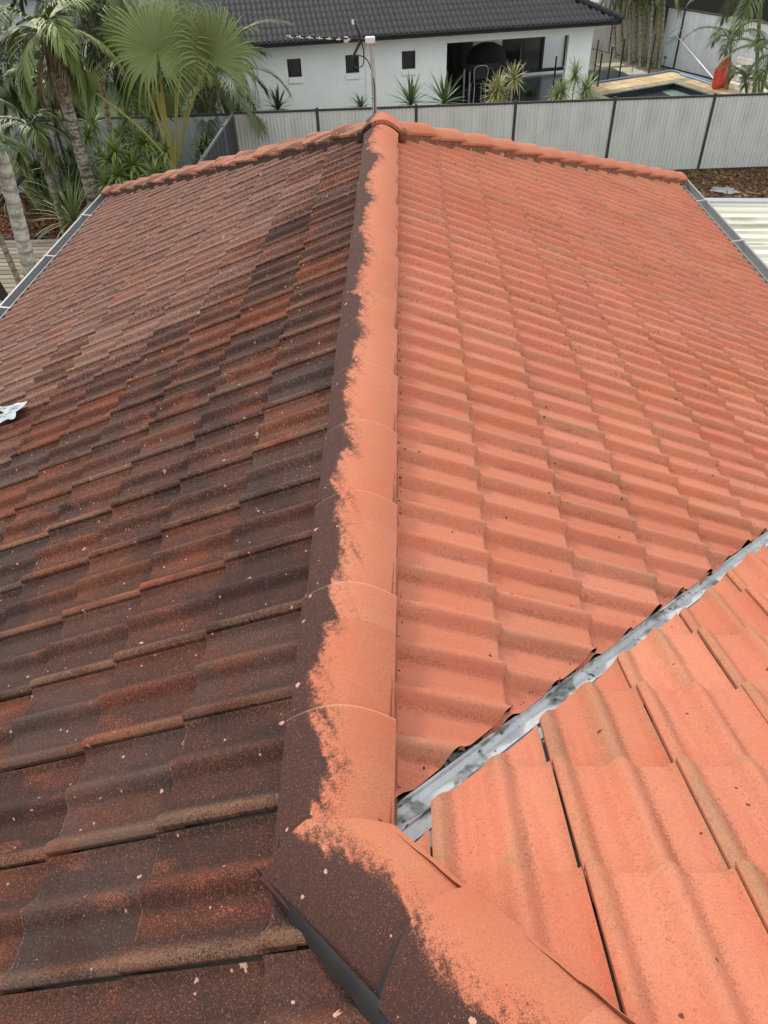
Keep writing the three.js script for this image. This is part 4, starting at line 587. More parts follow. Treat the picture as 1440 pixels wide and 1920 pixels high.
// ------------------------------------------------------------------ plants
class Leafy { // collects folded leaf ribbons
  constructor() { this.p = []; this.ix = []; this.c = []; }
  blade(pts, ws, up, col, fold = 0.25) { // pts along the leaf, half widths, up hint
    const o = this.p.length / 3, n = pts.length;
    for (let i = 0; i < n; i++) { const t = pts[Math.min(n - 1, i + 1)].clone().sub(pts[Math.max(0, i - 1)]).normalize(), s = t.clone().cross(up).normalize(), nn = s.clone().cross(t); const a = pts[i].clone().addScaledVector(s, ws[i]).addScaledVector(nn, fold * ws[i]), b = pts[i], c = pts[i].clone().addScaledVector(s, -ws[i]).addScaledVector(nn, fold * ws[i]); for (const q of [a, b, c]) { this.p.push(q.x, q.y, q.z); this.c.push(...col); } }
    for (let i = 0; i < n - 1; i++) { const q = o + i * 3; for (const k of [0, 1]) this.ix.push(q + k, q + k + 1, q + k + 3, q + k + 1, q + k + 4, q + k + 3); }
  }
  stem(pts, r0, r1, col) { const g = new THREE.TubeGeometry(new THREE.CatmullRomCurve3(pts), 8, 1, 5), o = this.p.length / 3, P = g.attributes.position; const curve = g.parameters.path; for (let i = 0; i < P.count; i++) { const ring = Math.floor(i / 6), c = curve.getPointAt(ring / 8), r = r0 + (r1 - r0) * ring / 8; const v = V(P.getX(i), P.getY(i), P.getZ(i)).sub(c).multiplyScalar(r).add(c); this.p.push(v.x, v.y, v.z); this.c.push(...col); } for (const k of g.index.array) this.ix.push(o + k); }
  build() { const g = new THREE.BufferGeometry(); g.setAttribute('position', new THREE.Float32BufferAttribute(this.p, 3)); g.setAttribute('color', new THREE.Float32BufferAttribute(this.c, 3)); g.setIndex(this.ix); g.computeVertexNormals(); return g; }
}
const leafM = new THREE.MeshStandardMaterial({ vertexColors: true, roughness: 0.5, side: THREE.DoubleSide });
const mixc = (a, b, t) => a.map((x, i) => x + (b[i] - x) * t);
const GREEN = { dark: [0.05, 0.085, 0.028], mid: [0.095, 0.155, 0.035], olive: [0.16, 0.2, 0.055], bright: [0.13, 0.2, 0.045], fan: [0.15, 0.225, 0.05], brown: [0.2, 0.13, 0.06], grey: [0.09, 0.12, 0.07] };
const arc = (o, dir, e0, e1, L, n) => { const pts = [o.clone()], p = o.clone(); for (let i = 1; i <= n; i++) { const e = e0 + (e1 - e0) * (i / n); p.add(V(dir.x * Math.cos(e), Math.sin(e), dir.z * Math.cos(e)).multiplyScalar(L / n)); pts.push(p.clone()); } return pts; };
function frondGeo(rnd, { L = 2, n = 42, e0 = 1.0, e1 = -0.7, ll = 0.5, w = 0.016, col = GREEN.mid, col2 = GREEN.dark, az = 0, droop = 0.5 }) {
  const b = new Leafy(), dir = V(Math.cos(az), 0, Math.sin(az)), sp = arc(V(0, 0, 0), dir, e0, e1, L, 14), cv = new THREE.CatmullRomCurve3(sp);
  b.stem(sp, 0.018, 0.004, mixc(col, [0.2, 0.2, 0.06], 0.5));
  const side = V(-dir.z, 0, dir.x);
  for (let i = 0; i < n; i++) { const f = 0.14 + 0.86 * (i + rnd() * 0.5) / n, p = cv.getPointAt(Math.min(f, 0.999)), t = cv.getTangentAt(Math.min(f, 0.999)), k = Math.sin(Math.PI * (0.12 + 0.8 * (f - 0.1)));
    for (const s of [-1, 1]) { const fo = 0.5 + 0.7 * f + (rnd() - 0.5) * 0.3, d = side.clone().multiplyScalar(s * Math.cos(fo)).addScaledVector(t, Math.sin(fo)).add(V(0, 0.28 - 0.3 * f, 0)).normalize(), l = ll * (0.45 + 0.6 * k) * (0.85 + 0.3 * rnd()); const pts = [p.clone()]; let q = p.clone(), dd = d.clone(); for (let m = 0; m < 3; m++) { q = q.clone().addScaledVector(dd, l / 3); pts.push(q); dd = dd.clone().add(V(0, -droop * (0.5 + rnd() * 0.5), 0)).normalize(); } b.blade(pts, [w * 0.6, w, w * 0.75, w * 0.08], V(0, 1, 0.01), mixc(col, col2, rnd() * rnd() * 1.2)); } }
  return b.build();
}
function fanGeo(rnd, { R = 1.2, n = 56, span = 172, droop = 0.35, cup = 0.12, col = GREEN.fan, free = 0.5 }) { // hastula at origin, leaf in the xy plane, middle finger along +y, faces +z
  const b = new Leafy();
  for (let i = 0; i < n; i++) { const a = (-span + 2 * span * (i + 0.5) / n) * RAD, da = 2 * span / n * RAD, d = V(Math.sin(a), Math.cos(a), 0), r = R * (0.84 + 0.16 * Math.cos(a * 0.6)) * (0.86 + 0.2 * rnd()), pts = [], ws = [], sag = 0.2 + 1.5 * rnd() * rnd(), tw = (rnd() - 0.5) * 0.22; const N = 8;
    for (let k = 0; k <= N; k++) { const f = k / N; const p = d.clone().multiplyScalar(r * f); p.z += cup * r * Math.sin(Math.min(1, f / 0.6) * 1.4) - 0; const dr = Math.max(0, f - free); p.y -= droop * dr * dr * r * 3.2 * sag; p.z -= dr * dr * r * (0.4 + 0.9 * sag); p.x += dr * tw * r; pts.push(p); const w0 = r * f * Math.tan(da / 2) * 1.05; ws.push(f < free ? w0 : Math.max(0.0012, (r * free * Math.tan(da / 2)) * (1 - (f - free) / (1 - free)) * 1.02)); }
    const c = mixc(col, [0.2, 0.24, 0.09], 0.15 + 0.6 * rnd()); b.blade(pts, ws, V(0, 0, 1), c, 1.25); }
  return b.build();
}
function rosetteGeo(rnd, { n = 34, L = 0.45, w = 0.016, col = GREEN.bright, col2 = GREEN.mid, e0 = 1.45, eLow = -0.2, bend = 0.9, o = V(0, 0, 0) }, b = new Leafy()) {
  for (let i = 0; i < n; i++) { const f = i / n, az = i * 2.39996 + rnd() * 0.4, e = e0 + (eLow - e0) * f + (rnd() - 0.5) * 0.2, l = L * (0.7 + 0.4 * rnd()), dir = V(Math.cos(az), 0, Math.sin(az)); const pts = arc(o.clone(), dir, e, e - bend * (0.4 + 0.8 * f), l, 4); b.blade(pts, [w * 0.6, w, w * 0.95, w * 0.6, w * 0.05], V(0, 1, 0.013), mixc(col, col2, rnd())); }
  return b;
}
function trunkMat(base, spot, key, rings = 26) { return std(0xffffff, 0.9, { map: tex(128, 1024, (u, v, o, i, j) => { const n = fbm(u * 6 + key, v * 60, 3), m = fbm(u * 14, v * 140 + key, 3), h = hash(i, j, key), ring = Math.pow(Math.abs(Math.sin(v * Math.PI * rings + 0.5 * n)), 14); let k = 0.8 + 0.35 * n + 0.14 * (h - 0.5); for (let c = 0; c < 3; c++) { o[c] = base[c] * k; if (m * 0.6 + n * 0.4 > 0.5 && h > 0.2) o[c] += (spot[c] - o[c]) * 0.75; o[c] *= 1 - 0.35 * ring * (h > 0.3); } }) }); }
const barkLichen = trunkMat([150, 138, 126], [240, 237, 226], 5, 30), barkGrey = trunkMat([188, 186, 172], [226, 226, 214], 9, 22), barkRing = trunkMat([128, 116, 100], [212, 206, 186], 13, 44), barkThin = trunkMat([140, 130, 108], [184, 176, 150], 15, 30), barkGreen = trunkMat([120, 122, 78], [150, 146, 104], 19, 22);
function trunkGeo(a, b, r0, r1, seed, bendv = 0.04) { const d = b.clone().sub(a), L = d.length(), t = d.clone().normalize(), s = t.clone().cross(V(0, 0, 1)).normalize(), q = s.clone().cross(t); return quadSheet((u, v) => { const an = u * Math.PI * 2, r = (r0 + (r1 - r0) * v) * (1 + 0.25 * Math.exp(-v * L * 3)) * (1 + 0.03 * Math.sin(v * L * 40) + 0.06 * (fbm(Math.cos(an) + 5 + seed, v * L * 4, 2) - 0.5)); const c = a.clone().lerp(b, v).addScaledVector(s, bendv * Math.sin(v * Math.PI)); return c.addScaledVector(s, r * Math.cos(an)).addScaledVector(q, r * Math.sin(an)); }, 16, 60, (u, v) => [u, v * L / 5]); }
function palm(name, label, base, top, r0, r1, mat, { n = 12, L = 2.2, col = GREEN.mid, col2 = GREEN.dark, seed = 1, e = [1.2, 0.1], ll = 0.5, droop = 0.5, group, shaft = 0, shaftMat, nl = 42, w = 0.018 } = {}) {
  const t = thing(name, label, 'palm', [base.x, base.y, base.z], 0, group), r = rng(seed * 131 + 7), tp = top.clone().sub(base);
  part('trunk', trunkGeo(V(0, -0.05, 0), tp, r0, r1, seed), mat, t);
  let c = tp.clone(); if (shaft) { const d = tp.clone().normalize(); c = tp.clone().addScaledVector(d, shaft); part('crown_shaft', trunkGeo(tp.clone().addScaledVector(d, -0.03), c, r1 * 1.12, r1 * 0.7, seed + 3, 0), shaftMat || std(new THREE.Color(0.16, 0.2, 0.06), 0.6), t); }
  for (let i = 0; i < n; i++) { const f = i / Math.max(1, n - 1); const g = frondGeo(r, { L: L * (0.8 + 0.35 * r()), n: nl, e0: e[0] + (e[1] - e[0]) * f + (r() - 0.5) * 0.25, e1: e[0] + (e[1] - e[0]) * f - 1.3 - 0.5 * r(), ll, col: mixc(col, GREEN.olive, r() * 0.5), col2, az: i * 2.39996 + r() * 0.5, droop, w }); const m = part('frond', g, leafM, t); m.position.copy(c); }
  return t;
}
// --- left: palms beside the deck and behind it
const pl = (u, v, z) => atZ(u, v, z);
const foot = (u, v, z, d) => { const a = pl(u, v, z); return a; };
function along(u0, v0, u1, v1, z, dzTop = 0) { // trunk seen from (u0,v0) low to (u1,v1) high at depth z: extend down to the ground
  const lo = pl(u0, v0, z), hi = pl(u1, v1, z + dzTop), t = lo.y / (hi.y - lo.y), b = lo.clone().addScaledVector(hi.clone().sub(lo), -t); b.y = 0; return [b, hi]; }
{
  let [b, h] = along(178, 395, 104, 128, -16.6, 0.3);
  const fib = std(0xffffff, 0.9, { map: tex(128, 256, (u, v, o, i, j) => { const n = fbm(u * 30, v * 4, 3), h2 = hash(i, j, 7); const k = 0.6 + 0.7 * n + 0.1 * h2; o[0] = 168 * k; o[1] = 132 * k; o[2] = 96 * k; }) });
  const shaftT = std(0xffffff, 0.85, { map: tex(128, 256, (u, v2, o, i, j) => { const n = fbm(u * 26, v2 * 3, 3), q = fbm(u * 5, v2 * 6, 3); const k = 0.6 + 0.7 * n; o[0] = (104 + 34 * q) * k; o[1] = (104 + 14 * q) * k; o[2] = 72 * k; }) });
  palm('palm_tree', 'tall palm with a thick lichen mottled trunk beside the left roof corner', b, h, 0.14, 0.12, barkLichen, { n: 11, L: 1.35, seed: 2, e: [1.3, -0.35], shaft: 0.6, shaftMat: shaftT, col: [0.22, 0.28, 0.07], col2: [0.12, 0.17, 0.045], ll: 0.55, nl: 46 });
  { const t = scene.getObjectByName('palm_tree'), rr = rng(66), tp = h.clone().sub(b); for (let i = 0; i < 9; i++) { const m = part('dead_frond', frondGeo(rr, { L: 0.75 + 0.4 * rr(), n: 18, e0: -0.5 - 0.4 * rr(), e1: -1.5, ll: 0.3, w: 0.016, col: [0.26, 0.19, 0.1], col2: [0.2, 0.2, 0.09], az: i * 0.72, droop: 0.7 }), leafM, t); m.position.copy(tp).add(V(0, 0.25 + 0.3 * rr(), 0)); } }
  [b, h] = along(62, 535, -75, 20, -12.9, 0.2); palm('palm_tree', 'palm with a smooth pale grey ringed trunk rising beside the deck', b, h, 0.135, 0.12, barkGrey, { n: 8, L: 2.0, seed: 3, shaft: 0.8, e: [1.3, 0.3] });
  [b, h] = along(122, 435, 56, 238, -16.0, 0.2); palm('palm_tree', 'slender palm with a closely ringed trunk in the red mulch', b, h, 0.075, 0.06, barkRing, { n: 11, L: 0.85, seed: 4, e: [1.2, -0.6], ll: 0.36, nl: 24, col: [0.17, 0.22, 0.07], w: 0.026 });
  [b, h] = along(112, 345, 84, 150, -18.6); palm('palm_tree', 'thin brown palm stem in front of the blue grey fence', b, h, 0.04, 0.035, barkThin, { n: 7, L: 0.9, seed: 5, e: [1.2, 0.1], ll: 0.35 });
  [b, h] = along(52, 570, -70, 300, -12.6); palm('palm_tree', 'thin grey knobbly palm stem over the deck boards', b, h, 0.055, 0.045, barkThin, { n: 5, L: 1.3, seed: 6, e: [1.2, 0.2] });
  [b, h] = along(32, 325, -60, 190, -18.0); palm('palm_tree', 'leaning grey green palm trunk behind the smooth pale palm', b, h, 0.1, 0.09, barkGreen, { n: 8, L: 1.3, seed: 7, e: [1.3, 0.2] });
  // crowns that fill the space over the fence
  const back = [[20, 60, -21.5, 'dark feathery palm behind the blue grey fence at the deck side'], [120, 30, -22.5, 'dark palm crown behind the mottled trunk'], [215, 45, -21.8, 'dense dark palm behind the big fan leaves'], [255, 120, -21.0, 'low leafy palm clump behind the blue grey fence'], [330, 140, -22.0, 'leafy palm clump between the fan palm and the side fence'], [60, 140, -20.6, 'palm with hanging fronds over the blue grey fence'], [385, 150, -21.2, 'arching palm beside the fence corner']];
  back.forEach(([u, v, z, l], i) => { const h2 = pl(u, v, z), b2 = V(h2.x + 0.2, 0, z); palm('garden_palm', l, b2, h2, 0.06, 0.05, barkThin, { n: 15, L: 1.9, seed: 20 + i, e: [1.35, -0.6], ll: 0.5, col: i === 6 ? [0.11, 0.16, 0.045] : GREEN.dark, col2: i === 2 ? [0.02, 0.03, 0.016] : GREEN.mid, group: 'palms behind the blue grey fence', nl: 44, w: 0.02 }); });
  const over = [[150, -60, -18.2, 'tall palm crown hanging above the fan palm']];
  over.forEach(([u, v, z, l], i) => { const h2 = pl(u, v, z), b2 = V(h2.x - 0.4, 0, z); palm('garden_palm', l, b2, h2, 0.07, 0.055, barkThin, { n: 14, L: 2.0, seed: 40 + i, e: [0.9, -0.9], ll: 0.55, col: [0.05, 0.075, 0.028], col2: GREEN.dark, nl: 46 }); });
  // the fern-like frond in front of the white house wall
  const c = pl(405, 165, -20.4); palm('garden_palm', 'feathery palm arching over the corner of the pale fence', V(c.x, 0, -20.4), c.clone(), 0.05, 0.04, barkThin, { n: 12, L: 2.3, seed: 33, e: [1.35, 0.1], ll: 0.5, col: [0.09, 0.13, 0.04], droop: 0.2, nl: 46, w: 0.014 });
}
{ // fan palm behind the roof corner
  const base = pl(332, 335, -15.6), t = thing('fan_palm', 'fan palm with large round pleated leaves behind the left hip of the roof', 'palm', [base.x, 0, base.z]), r = rng(61);
  const crown = V(0, base.y + 0.15, 0); part('trunk', trunkGeo(V(0, -0.05, 0), crown, 0.15, 0.12, 4, 0), trunkMat([150, 128, 104], [190, 176, 156], 23, 18), t);
  const stalk = std(new THREE.Color(0.27, 0.24, 0.06), 0.6);
  // hub pixel, depth, radius, tilt of the leaf plane (turn about y, pitch), in-plane spin
  const leaves = [[295, 96, -15.6, 1.28, 0.05, -0.5, 0.1, 172, 0.3], [391, 112, -15.9, 1.22, 0.75, -0.35, -0.5, 125, 0.7], [180, 174, -16.0, 0.72, -0.6, -0.25, 1.2, 120, 0.4], [345, 95, -16.7, 1.1, 0.4, -0.3, -0.6, 160, 0.5], [250, 70, -17.0, 1.1, -0.3, -0.4, 0.5, 165, 0.4], [300, 175, -17.0, 0.85, 0.2, 0.5, 3.0, 140, 0.5]];
  leaves.forEach(([u, v, z, R, ty, px, sp, span, droop], i) => { const hub = pl(u, v, z).sub(V(base.x, 0, base.z)); const g = fanGeo(r, { R, n: i < 2 ? 60 : 48, span, droop, cup: i === 1 ? 0.35 : 0.14 }); const m = part('fan_leaf', g, leafM, t); m.position.copy(hub); m.rotation.set(px, ty, sp, 'YXZ');
    const s0 = crown.clone().add(V((r() - 0.5) * 0.12, 0.05, (r() - 0.5) * 0.1)), mid = s0.clone().lerp(hub, 0.5).add(V((i === 2 ? 0.1 : -0.03), 0.06, 0.05)); part('petiole', tube([s0, mid, hub], 0.026, 20, 6), stalk, t); });
  for (const [u, v, z] of [[330, 150, -15.3], [352, 190, -15.5], [285, 150, -15.9]]) { const e = pl(u, v, z).sub(V(base.x, 0, base.z)); part('petiole', bar(crown.clone(), e, 0.03, 0.018, 6), stalk, t); }
}
// --- rosette plants between the palms and the roof
function cane(name, label, base, heads, o, seed, group) { const t = thing(name, label, 'plant', [base.x, 0, base.z], 0, group), r = rng(seed); for (const h of heads) { const l = h.clone().sub(V(base.x, 0, base.z)); part('stem', bar(V((r() - 0.5) * 0.1, 0, (r() - 0.5) * 0.1), l, 0.02, 0.014, 6), barkThin, t); part('leaf_head', rosetteGeo(r, { ...o, o: l }).build(), leafM, t); } return t; }
{
  const rows = [['leafy cane plant beside the mottled palm trunk', [[175, 235], [166, 260], [190, 300]], -17.2], ['bright green cane plant under the small fan leaf', [[238, 225], [226, 262], [262, 272]], -16.9], ['cane plant with dark heads next to the fan palm stalks', [[283, 232], [270, 270], [300, 300]], -16.6], ['tall cane plant touching the fan palm trunk', [[313, 285], [292, 330], [250, 310]], -15.8], ['thick clump of cane plants behind the gutter corner', [[205, 305], [222, 330], [240, 350], [200, 345]], -15.9], ['spreading cane plant close to the hip tiles', [[262, 335], [285, 345], [240, 300], [215, 285]], -16.2]];
  rows.forEach(([l, hs, z], i) => { const P = hs.map(([u, v], k) => pl(u, v, z + (k % 2) * 0.3)); cane('cane_plant', l, V(P[0].x + 0.05, 0, z), P, { n: 40, L: 0.46, w: 0.026, col: [0.27, 0.36, 0.08], col2: [0.12, 0.19, 0.045], bend: 0.9, eLow: -0.4 }, 80 + i, 'cane plants by the roof corner'); });
  const spiky = (name, label, u, v, z, o, seed) => { const p = pl(u, v, z), t = thing(name, label, 'plant', [p.x, 0, p.z]); const r = rng(seed); part('stem', bar(V(0, 0, 0), V(0, p.y, 0), 0.05, 0.05, 8), barkThin, t); part('leaf_head', rosetteGeo(r, { ...o, o: V(0, p.y, 0) }).build(), leafM, t); };
  spiky('spiky_shrub', 'low spiky green shrub between the ringed palm and the mottled palm', 140, 415, -15.8, { n: 70, L: 1.25, w: 0.02, col: [0.24, 0.31, 0.1], col2: [0.13, 0.2, 0.07], e0: 1.5, eLow: 0.3, bend: 0.7 }, 91);
  spiky('spiky_shrub', 'spiky green shrub in front of the blue grey fence by the deck', 22, 345, -16.8, { n: 60, L: 1.0, w: 0.02, col: [0.2, 0.27, 0.06], col2: [0.1, 0.15, 0.04], e0: 1.4, eLow: -0.2, bend: 1.0 }, 92);
  spiky('spiky_shrub', 'dark leafy shrub at the foot of the blue grey fence', 75, 330, -18.4, { n: 60, L: 0.8, w: 0.024, col: GREEN.dark, col2: GREEN.mid, e0: 1.4, eLow: -0.3, bend: 1.0 }, 93);
  for (const [i, [u, w, z, l]] of [[60, 300, -18.3, 'bushy green plant filling the corner by the deck'], [150, 300, -18.5, 'bushy plant behind the mottled trunk'], [215, 255, -18.7, 'tall bushy plant against the fence behind the cane plants'], [270, 250, -18.6, 'bushy plant behind the fan palm stalks'], [370, 270, -18.4, 'bushy plant beside the dark side fence'], [110, 250, -18.8, 'climbing green plant on the fence']].entries()) { const p = pl(u, w, z), rr = rng(300 + i), t = thing('bushy_plant', l, 'plant', [p.x, 0, p.z]); const q = new Leafy(); for (let k = 0; k < 7; k++) { const o = V((rr() - 0.5) * 0.7, p.y * (0.35 + 0.65 * rr()), (rr() - 0.5) * 0.5); q.stem([V(0, 0, 0), o.clone().multiplyScalar(0.5), o], 0.014, 0.008, [0.1, 0.09, 0.05]); rosetteGeo(rr, { n: 30, L: 0.42, w: 0.022, col: [0.07, 0.11, 0.03], col2: [0.13, 0.19, 0.05], eLow: -0.6, bend: 1.1, o }, q); } part('foliage', q.build(), leafM, t); }
  // yuccas and striped plants behind the pale fence
  const yuc = (label, u, v, z, L, n, seed, col, col2, extra = {}) => { const p = pl(u, v, z), t = thing('yucca', label, 'plant', [p.x, 0, p.z]); const r = rng(seed); part('trunk', bar(V(0, 0, 0), V(0, p.y, 0), 0.06, 0.06, 8), barkThin, t); part('leaf_head', rosetteGeo(r, { n, L, w: 0.034, col, col2, e0: 1.5, eLow: 0.1, bend: 0.35, o: V(0, p.y, 0), ...extra }).build(), leafM, t); };
  const yg = [0.09, 0.16, 0.05], yg2 = [0.05, 0.1, 0.035];
  yuc('broad green yucca against the white wall left of the verandah opening', 770, 196, -21.5, 0.82, 36, 101, yg, yg2); yuc('green yucca at the edge of the verandah opening', 833, 194, -21.5, 0.85, 36, 102, yg, yg2); yuc('small yucca tip behind the antenna mast', 677, 204, -21.5, 0.45, 22, 103, yg2, yg); yuc('dark yucca in front of the first small window', 522, 206, -21.2, 0.6, 32, 104, [0.06, 0.1, 0.03], [0.035, 0.06, 0.02]);
  const sy = [0.42, 0.38, 0.16], sy2 = [0.2, 0.24, 0.08], thin = { w: 0.02, eLow: -0.9, bend: 0.5 };
  const striped = (label, hs, z, seed, L) => cane('striped_plant', label, V(pl(hs[0][0], hs[0][1], z).x, 0, z), hs.map(([u, v]) => pl(u, v, z)), { n: 70, L, ...thin, col: seed < 203 ? sy : [0.3, 0.36, 0.17], col2: sy2 }, seed, 'striped plants behind the pale fence');
  striped('bushy yellow striped plant in front of the verandah chairs', [[933, 165], [936, 185], [928, 178]], -21.6, 201, 0.5); striped('tall yellow striped plant with a bare cane', [[963, 148]], -21.8, 202, 0.5); striped('tall cream green striped plant in front of the white pillar', [[1078, 142]], -21.8, 203, 0.46); striped('low cream green striped plant on the verandah side', [[1055, 172], [1045, 180]], -21.6, 204, 0.42); striped('cream green striped plant by the glass post', [[1098, 168], [1100, 182]], -21.7, 205, 0.48);
  { const p = nbW(8.0, 0.1, -3.3); const t = thing('ground_cover_plant', 'low green mound on the edge of the verandah floor', 'plant', [p.x, 0.1, p.z]); const r = rng(7); const b = new Leafy(); for (let i = 0; i < 9; i++) rosetteGeo(r, { n: 16, L: 0.22, w: 0.02, col: [0.1, 0.14, 0.04], col2: GREEN.mid, o: V((r() - 0.5) * 0.7, 0, (r() - 0.5) * 0.5) }, b); part('leaf_head', b.build(), leafM, t); }
}
// --- right: palms by the pool and the row of stems
{
  const rp = (label, u0, v0, u1, v1, z, o) => { const [b, h] = along(u0, v0, u1, v1, z); palm('pool_palm', label, b, h, o.r || 0.05, (o.r || 0.05) * 0.9, barkGreen, { ...o }); };
  rp('young palm with arching fronds beside the red float', 1362, 170, 1370, 78, -27.0, { r: 0.045, n: 9, L: 1.35, seed: 71, e: [1.4, 0.4], ll: 0.42, col: [0.06, 0.095, 0.03], droop: 0.4, nl: 40, w: 0.013 });
  rp('tall slim palm with a green crown shaft right of the pool', 1412, 172, 1424, 30, -24.0, { r: 0.055, n: 9, L: 1.7, seed: 72, e: [1.3, 0.2], ll: 0.5, shaft: 0.5, nl: 40, w: 0.016 });
  rp('short dark palm in front of the limestone wall', 1398, 174, 1397, 150, -25.0, { r: 0.04, n: 9, L: 0.95, seed: 73, e: [1.45, 0.6], ll: 0.32, col: GREEN.dark, nl: 36, w: 0.012 });
  rp('palm with a leaning pale stem beside the tall slim palm', 1425, 172, 1446, 95, -24.3, { r: 0.05, n: 7, L: 1.3, seed: 74, e: [1.2, 0.2], ll: 0.4, nl: 34 });
  const stems = [[1152, 88, 1148, -15], [1166, 92, 1160, -15], [1180, 96, 1178, -20], [1190, 102, 1193, -15], [1206, 108, 1214, -20], [1216, 112, 1224, -20], [1236, 118, 1246, -10], [1228, 116, 1238, -20], [1200, 104, 1199, -15], [1174, 94, 1186, -20]];
  const fd = SF0.clone().sub(SFk).normalize(), fn2 = V(fd.z, 0, -fd.x); stems.forEach(([u0, v0, u1, v1], i) => { const pp = SFk.clone().addScaledVector(fn2, -0.35 - 0.5 * ((i * 7) % 3) / 3), lo = onPlane(u0, v0, pp, fn2), h = onPlane(u1, v1 - 10, pp, fn2), b = V(lo.x - (h.x - lo.x) * lo.y / (h.y - lo.y), 0, lo.z - (h.z - lo.z) * lo.y / (h.y - lo.y)); palm('stem_palm', `${['grey', 'pale', 'brown', 'mottled', 'green', 'dusty', 'ringed', 'straight', 'leaning', 'thin'][i]} palm stem in the row before the grey ribbed fence`, b, h, 0.06, 0.05, i % 3 === 1 ? barkGreen : barkThin, { n: 5, L: 1.1, seed: 130 + i, e: [1.2, 0.0], ll: 0.4, nl: 24, col: [0.14, 0.19, 0.05], group: 'palm stems by the grey fence' }); });
}

// ------------------------------------------------------------------ television antenna on the roof
{
  const z = -5.95, base = V(-0.06, Y0 - 0.15, z), top = pl(697, 70, z), t = thing('tv_antenna', 'television antenna on a galvanised mast behind the ridge end', 'antenna', [base.x, base.y, base.z]);
  const L = p => p.clone().sub(base), at = (u, v, dz = 0) => L(pl(u, v, z + dz)), steel = std(new THREE.Color(0.42, 0.43, 0.46), 0.4, { metalness: 0.4 }), blk = std(new THREE.Color(0.015, 0.015, 0.016), 0.45), pale = std(new THREE.Color(0.68, 0.7, 0.7), 0.4, { metalness: 0.2 });
  part('mast', bar(V(0, 0, 0), at(697, 72), 0.019, 0.017, 12), steel, t); part('mast_collar', bar(at(700, 184), at(700, 181), 0.022, 0.022, 12), steel, t);
  const hd = at(694, 75); part('clamp_box', bev(0.075, 0.045, 0.06, 0.008, hd.x, hd.y, hd.z), pale, t); for (const s of [-1, 1]) part('bolt', bar(hd.clone().add(V(s * 0.03, -0.035, 0.03)), hd.clone().add(V(s * 0.03, -0.015, 0.03)), 0.005), std(new THREE.Color(0.3, 0.12, 0.07), 0.6), t);
  const b0 = at(690, 74), b1 = at(537, 66, 0.12); part('boom', bar(b0, b1, 0.007, 0.006, 8), blk, t);
  for (let i = 0; i < 7; i++) { const p = b0.clone().lerp(b1, 0.24 + 0.12 * i), l = 0.16 - 0.012 * i; part('director', merge([bar(p.clone().add(V(0.01, -0.03, -l)), p.clone().add(V(-0.01, 0.012, l)), 0.0035)]), pale, t); part('director_clip', bev(0.014, 0.02, 0.014, 0.004, p.x, p.y - 0.006, p.z), pale, t); }
  const jb = at(649, 74); part('junction_box', bev(0.036, 0.036, 0.03, 0.006, jb.x, jb.y, jb.z + 0.01), pale, t);
  const q0 = at(664, 38), q1 = at(678, 73), q2 = at(661, 108); part('reflector', merge([bar(q0, q1, 0.008, 0.011), bar(q1, q2, 0.013, 0.009)]), blk, t); part('reflector_tip', bev(0.022, 0.03, 0.012, 0.004, q0.x - 0.008, q0.y - 0.012, q0.z), pale, t);
  part('coax_cable', tube([q1.clone().add(V(0, -0.02, 0.01)), at(682, 100), at(679, 124), at(666, 126), at(661, 112), at(672, 104), at(688, 112), at(697, 135), at(702, 160, 0.03), at(703, 215, 0.03)], 0.0045, 80, 6), blk, t);
  part('u_bracket', bar(at(678, 73), at(694, 74), 0.006), steel, t);
}
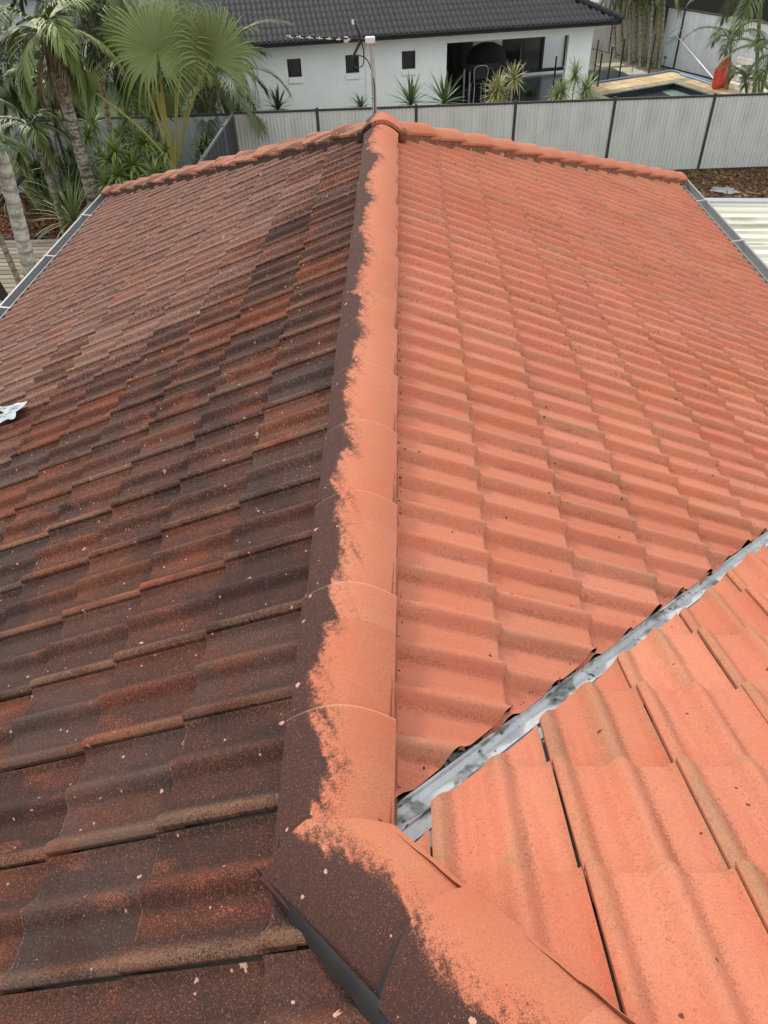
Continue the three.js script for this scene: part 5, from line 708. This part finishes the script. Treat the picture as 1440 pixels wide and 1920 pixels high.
// ------------------------------------------------------------------ silver flashing on the stained slope
{
  const wp = V(0, Y0 + 0.06, 0), wn = V(SA, CA, 0).normalize(); wn.set(-SA, CA, 0); // west slope plane
  const o = V(-0.06 * SA, Y0 + 0.058 * CA, 0), out = [[-60, 770], [-20, 766], [0, 765], [14, 768], [30, 763], [55, 755], [52, 763], [46, 769], [37, 773], [36, 783], [31, 789], [12, 794], [0, 797], [-60, 812]].map(([u, v]) => onPlane(u, v, o, wn));
  const c = out.reduce((a, b) => a.add(b), V(0, 0, 0)).multiplyScalar(1 / out.length), ex = V(-CA, -SA, 0), ez = V(0, 0, -1);
  const sh = new THREE.Shape(out.map(p => { const d = p.clone().sub(c); return new THREE.Vector2(d.dot(ex), d.dot(ez)); }));
  const pts = sh.getSpacedPoints(60), g0 = new THREE.ShapeGeometry(new THREE.Shape(pts), 2); // refine by a grid over the outline
  const P = [], UVf = [], I = [], n = pts.length, rings = 10; for (let k = 0; k <= rings; k++) for (const p of pts) { const f = k / rings, x = p.x * f, y = p.y * f, h = 0.014 + 0.075 * (fbm(x * 7 + 4, y * 16 + 7, 3) - 0.35) * (1 - 0.5 * f); const q = V(0, 0, 0).addScaledVector(ex, x).addScaledVector(ez, y).addScaledVector(wn, h); P.push(q.x, q.y, q.z); UVf.push(x * 1.6, y * 3); }
  for (let k = 0; k < rings; k++) for (let i = 0; i < n - 1; i++) { const a = k * n + i; I.push(a, a + 1, a + n, a + 1, a + n + 1, a + n); }
  const g = new THREE.BufferGeometry(); g.setAttribute('position', new THREE.Float32BufferAttribute(P, 3)); g.setAttribute('uv', new THREE.Float32BufferAttribute(UVf, 2)); g.setIndex(I); g.computeVertexNormals(); const N = g.attributes.normal; for (let i = 0; i < N.count; i++) if (V(N.getX(i), N.getY(i), N.getZ(i)).dot(wn) < 0) N.setXYZ(i, -N.getX(i), -N.getY(i), -N.getZ(i));
  const m = single('flashing_sheet', g, std(0xffffff, 0.45, { metalness: 0.2, map: tex(256, 256, (a, b, o) => { const n = fbm(a * 6, b * 14, 4), s = sst(0.55, 0.7, n); o[0] = 186 - 70 * s; o[1] = 196 - 70 * s; o[2] = 202 - 78 * s; }) }), 'crumpled silver flashing sheet on the dark stained tiles', 'flashing'); m.position.copy(c);
}
scene.traverse(o => { if (o.isMesh) { o.castShadow = true; o.receiveShadow = true; } });
renderer.render(scene, camera);
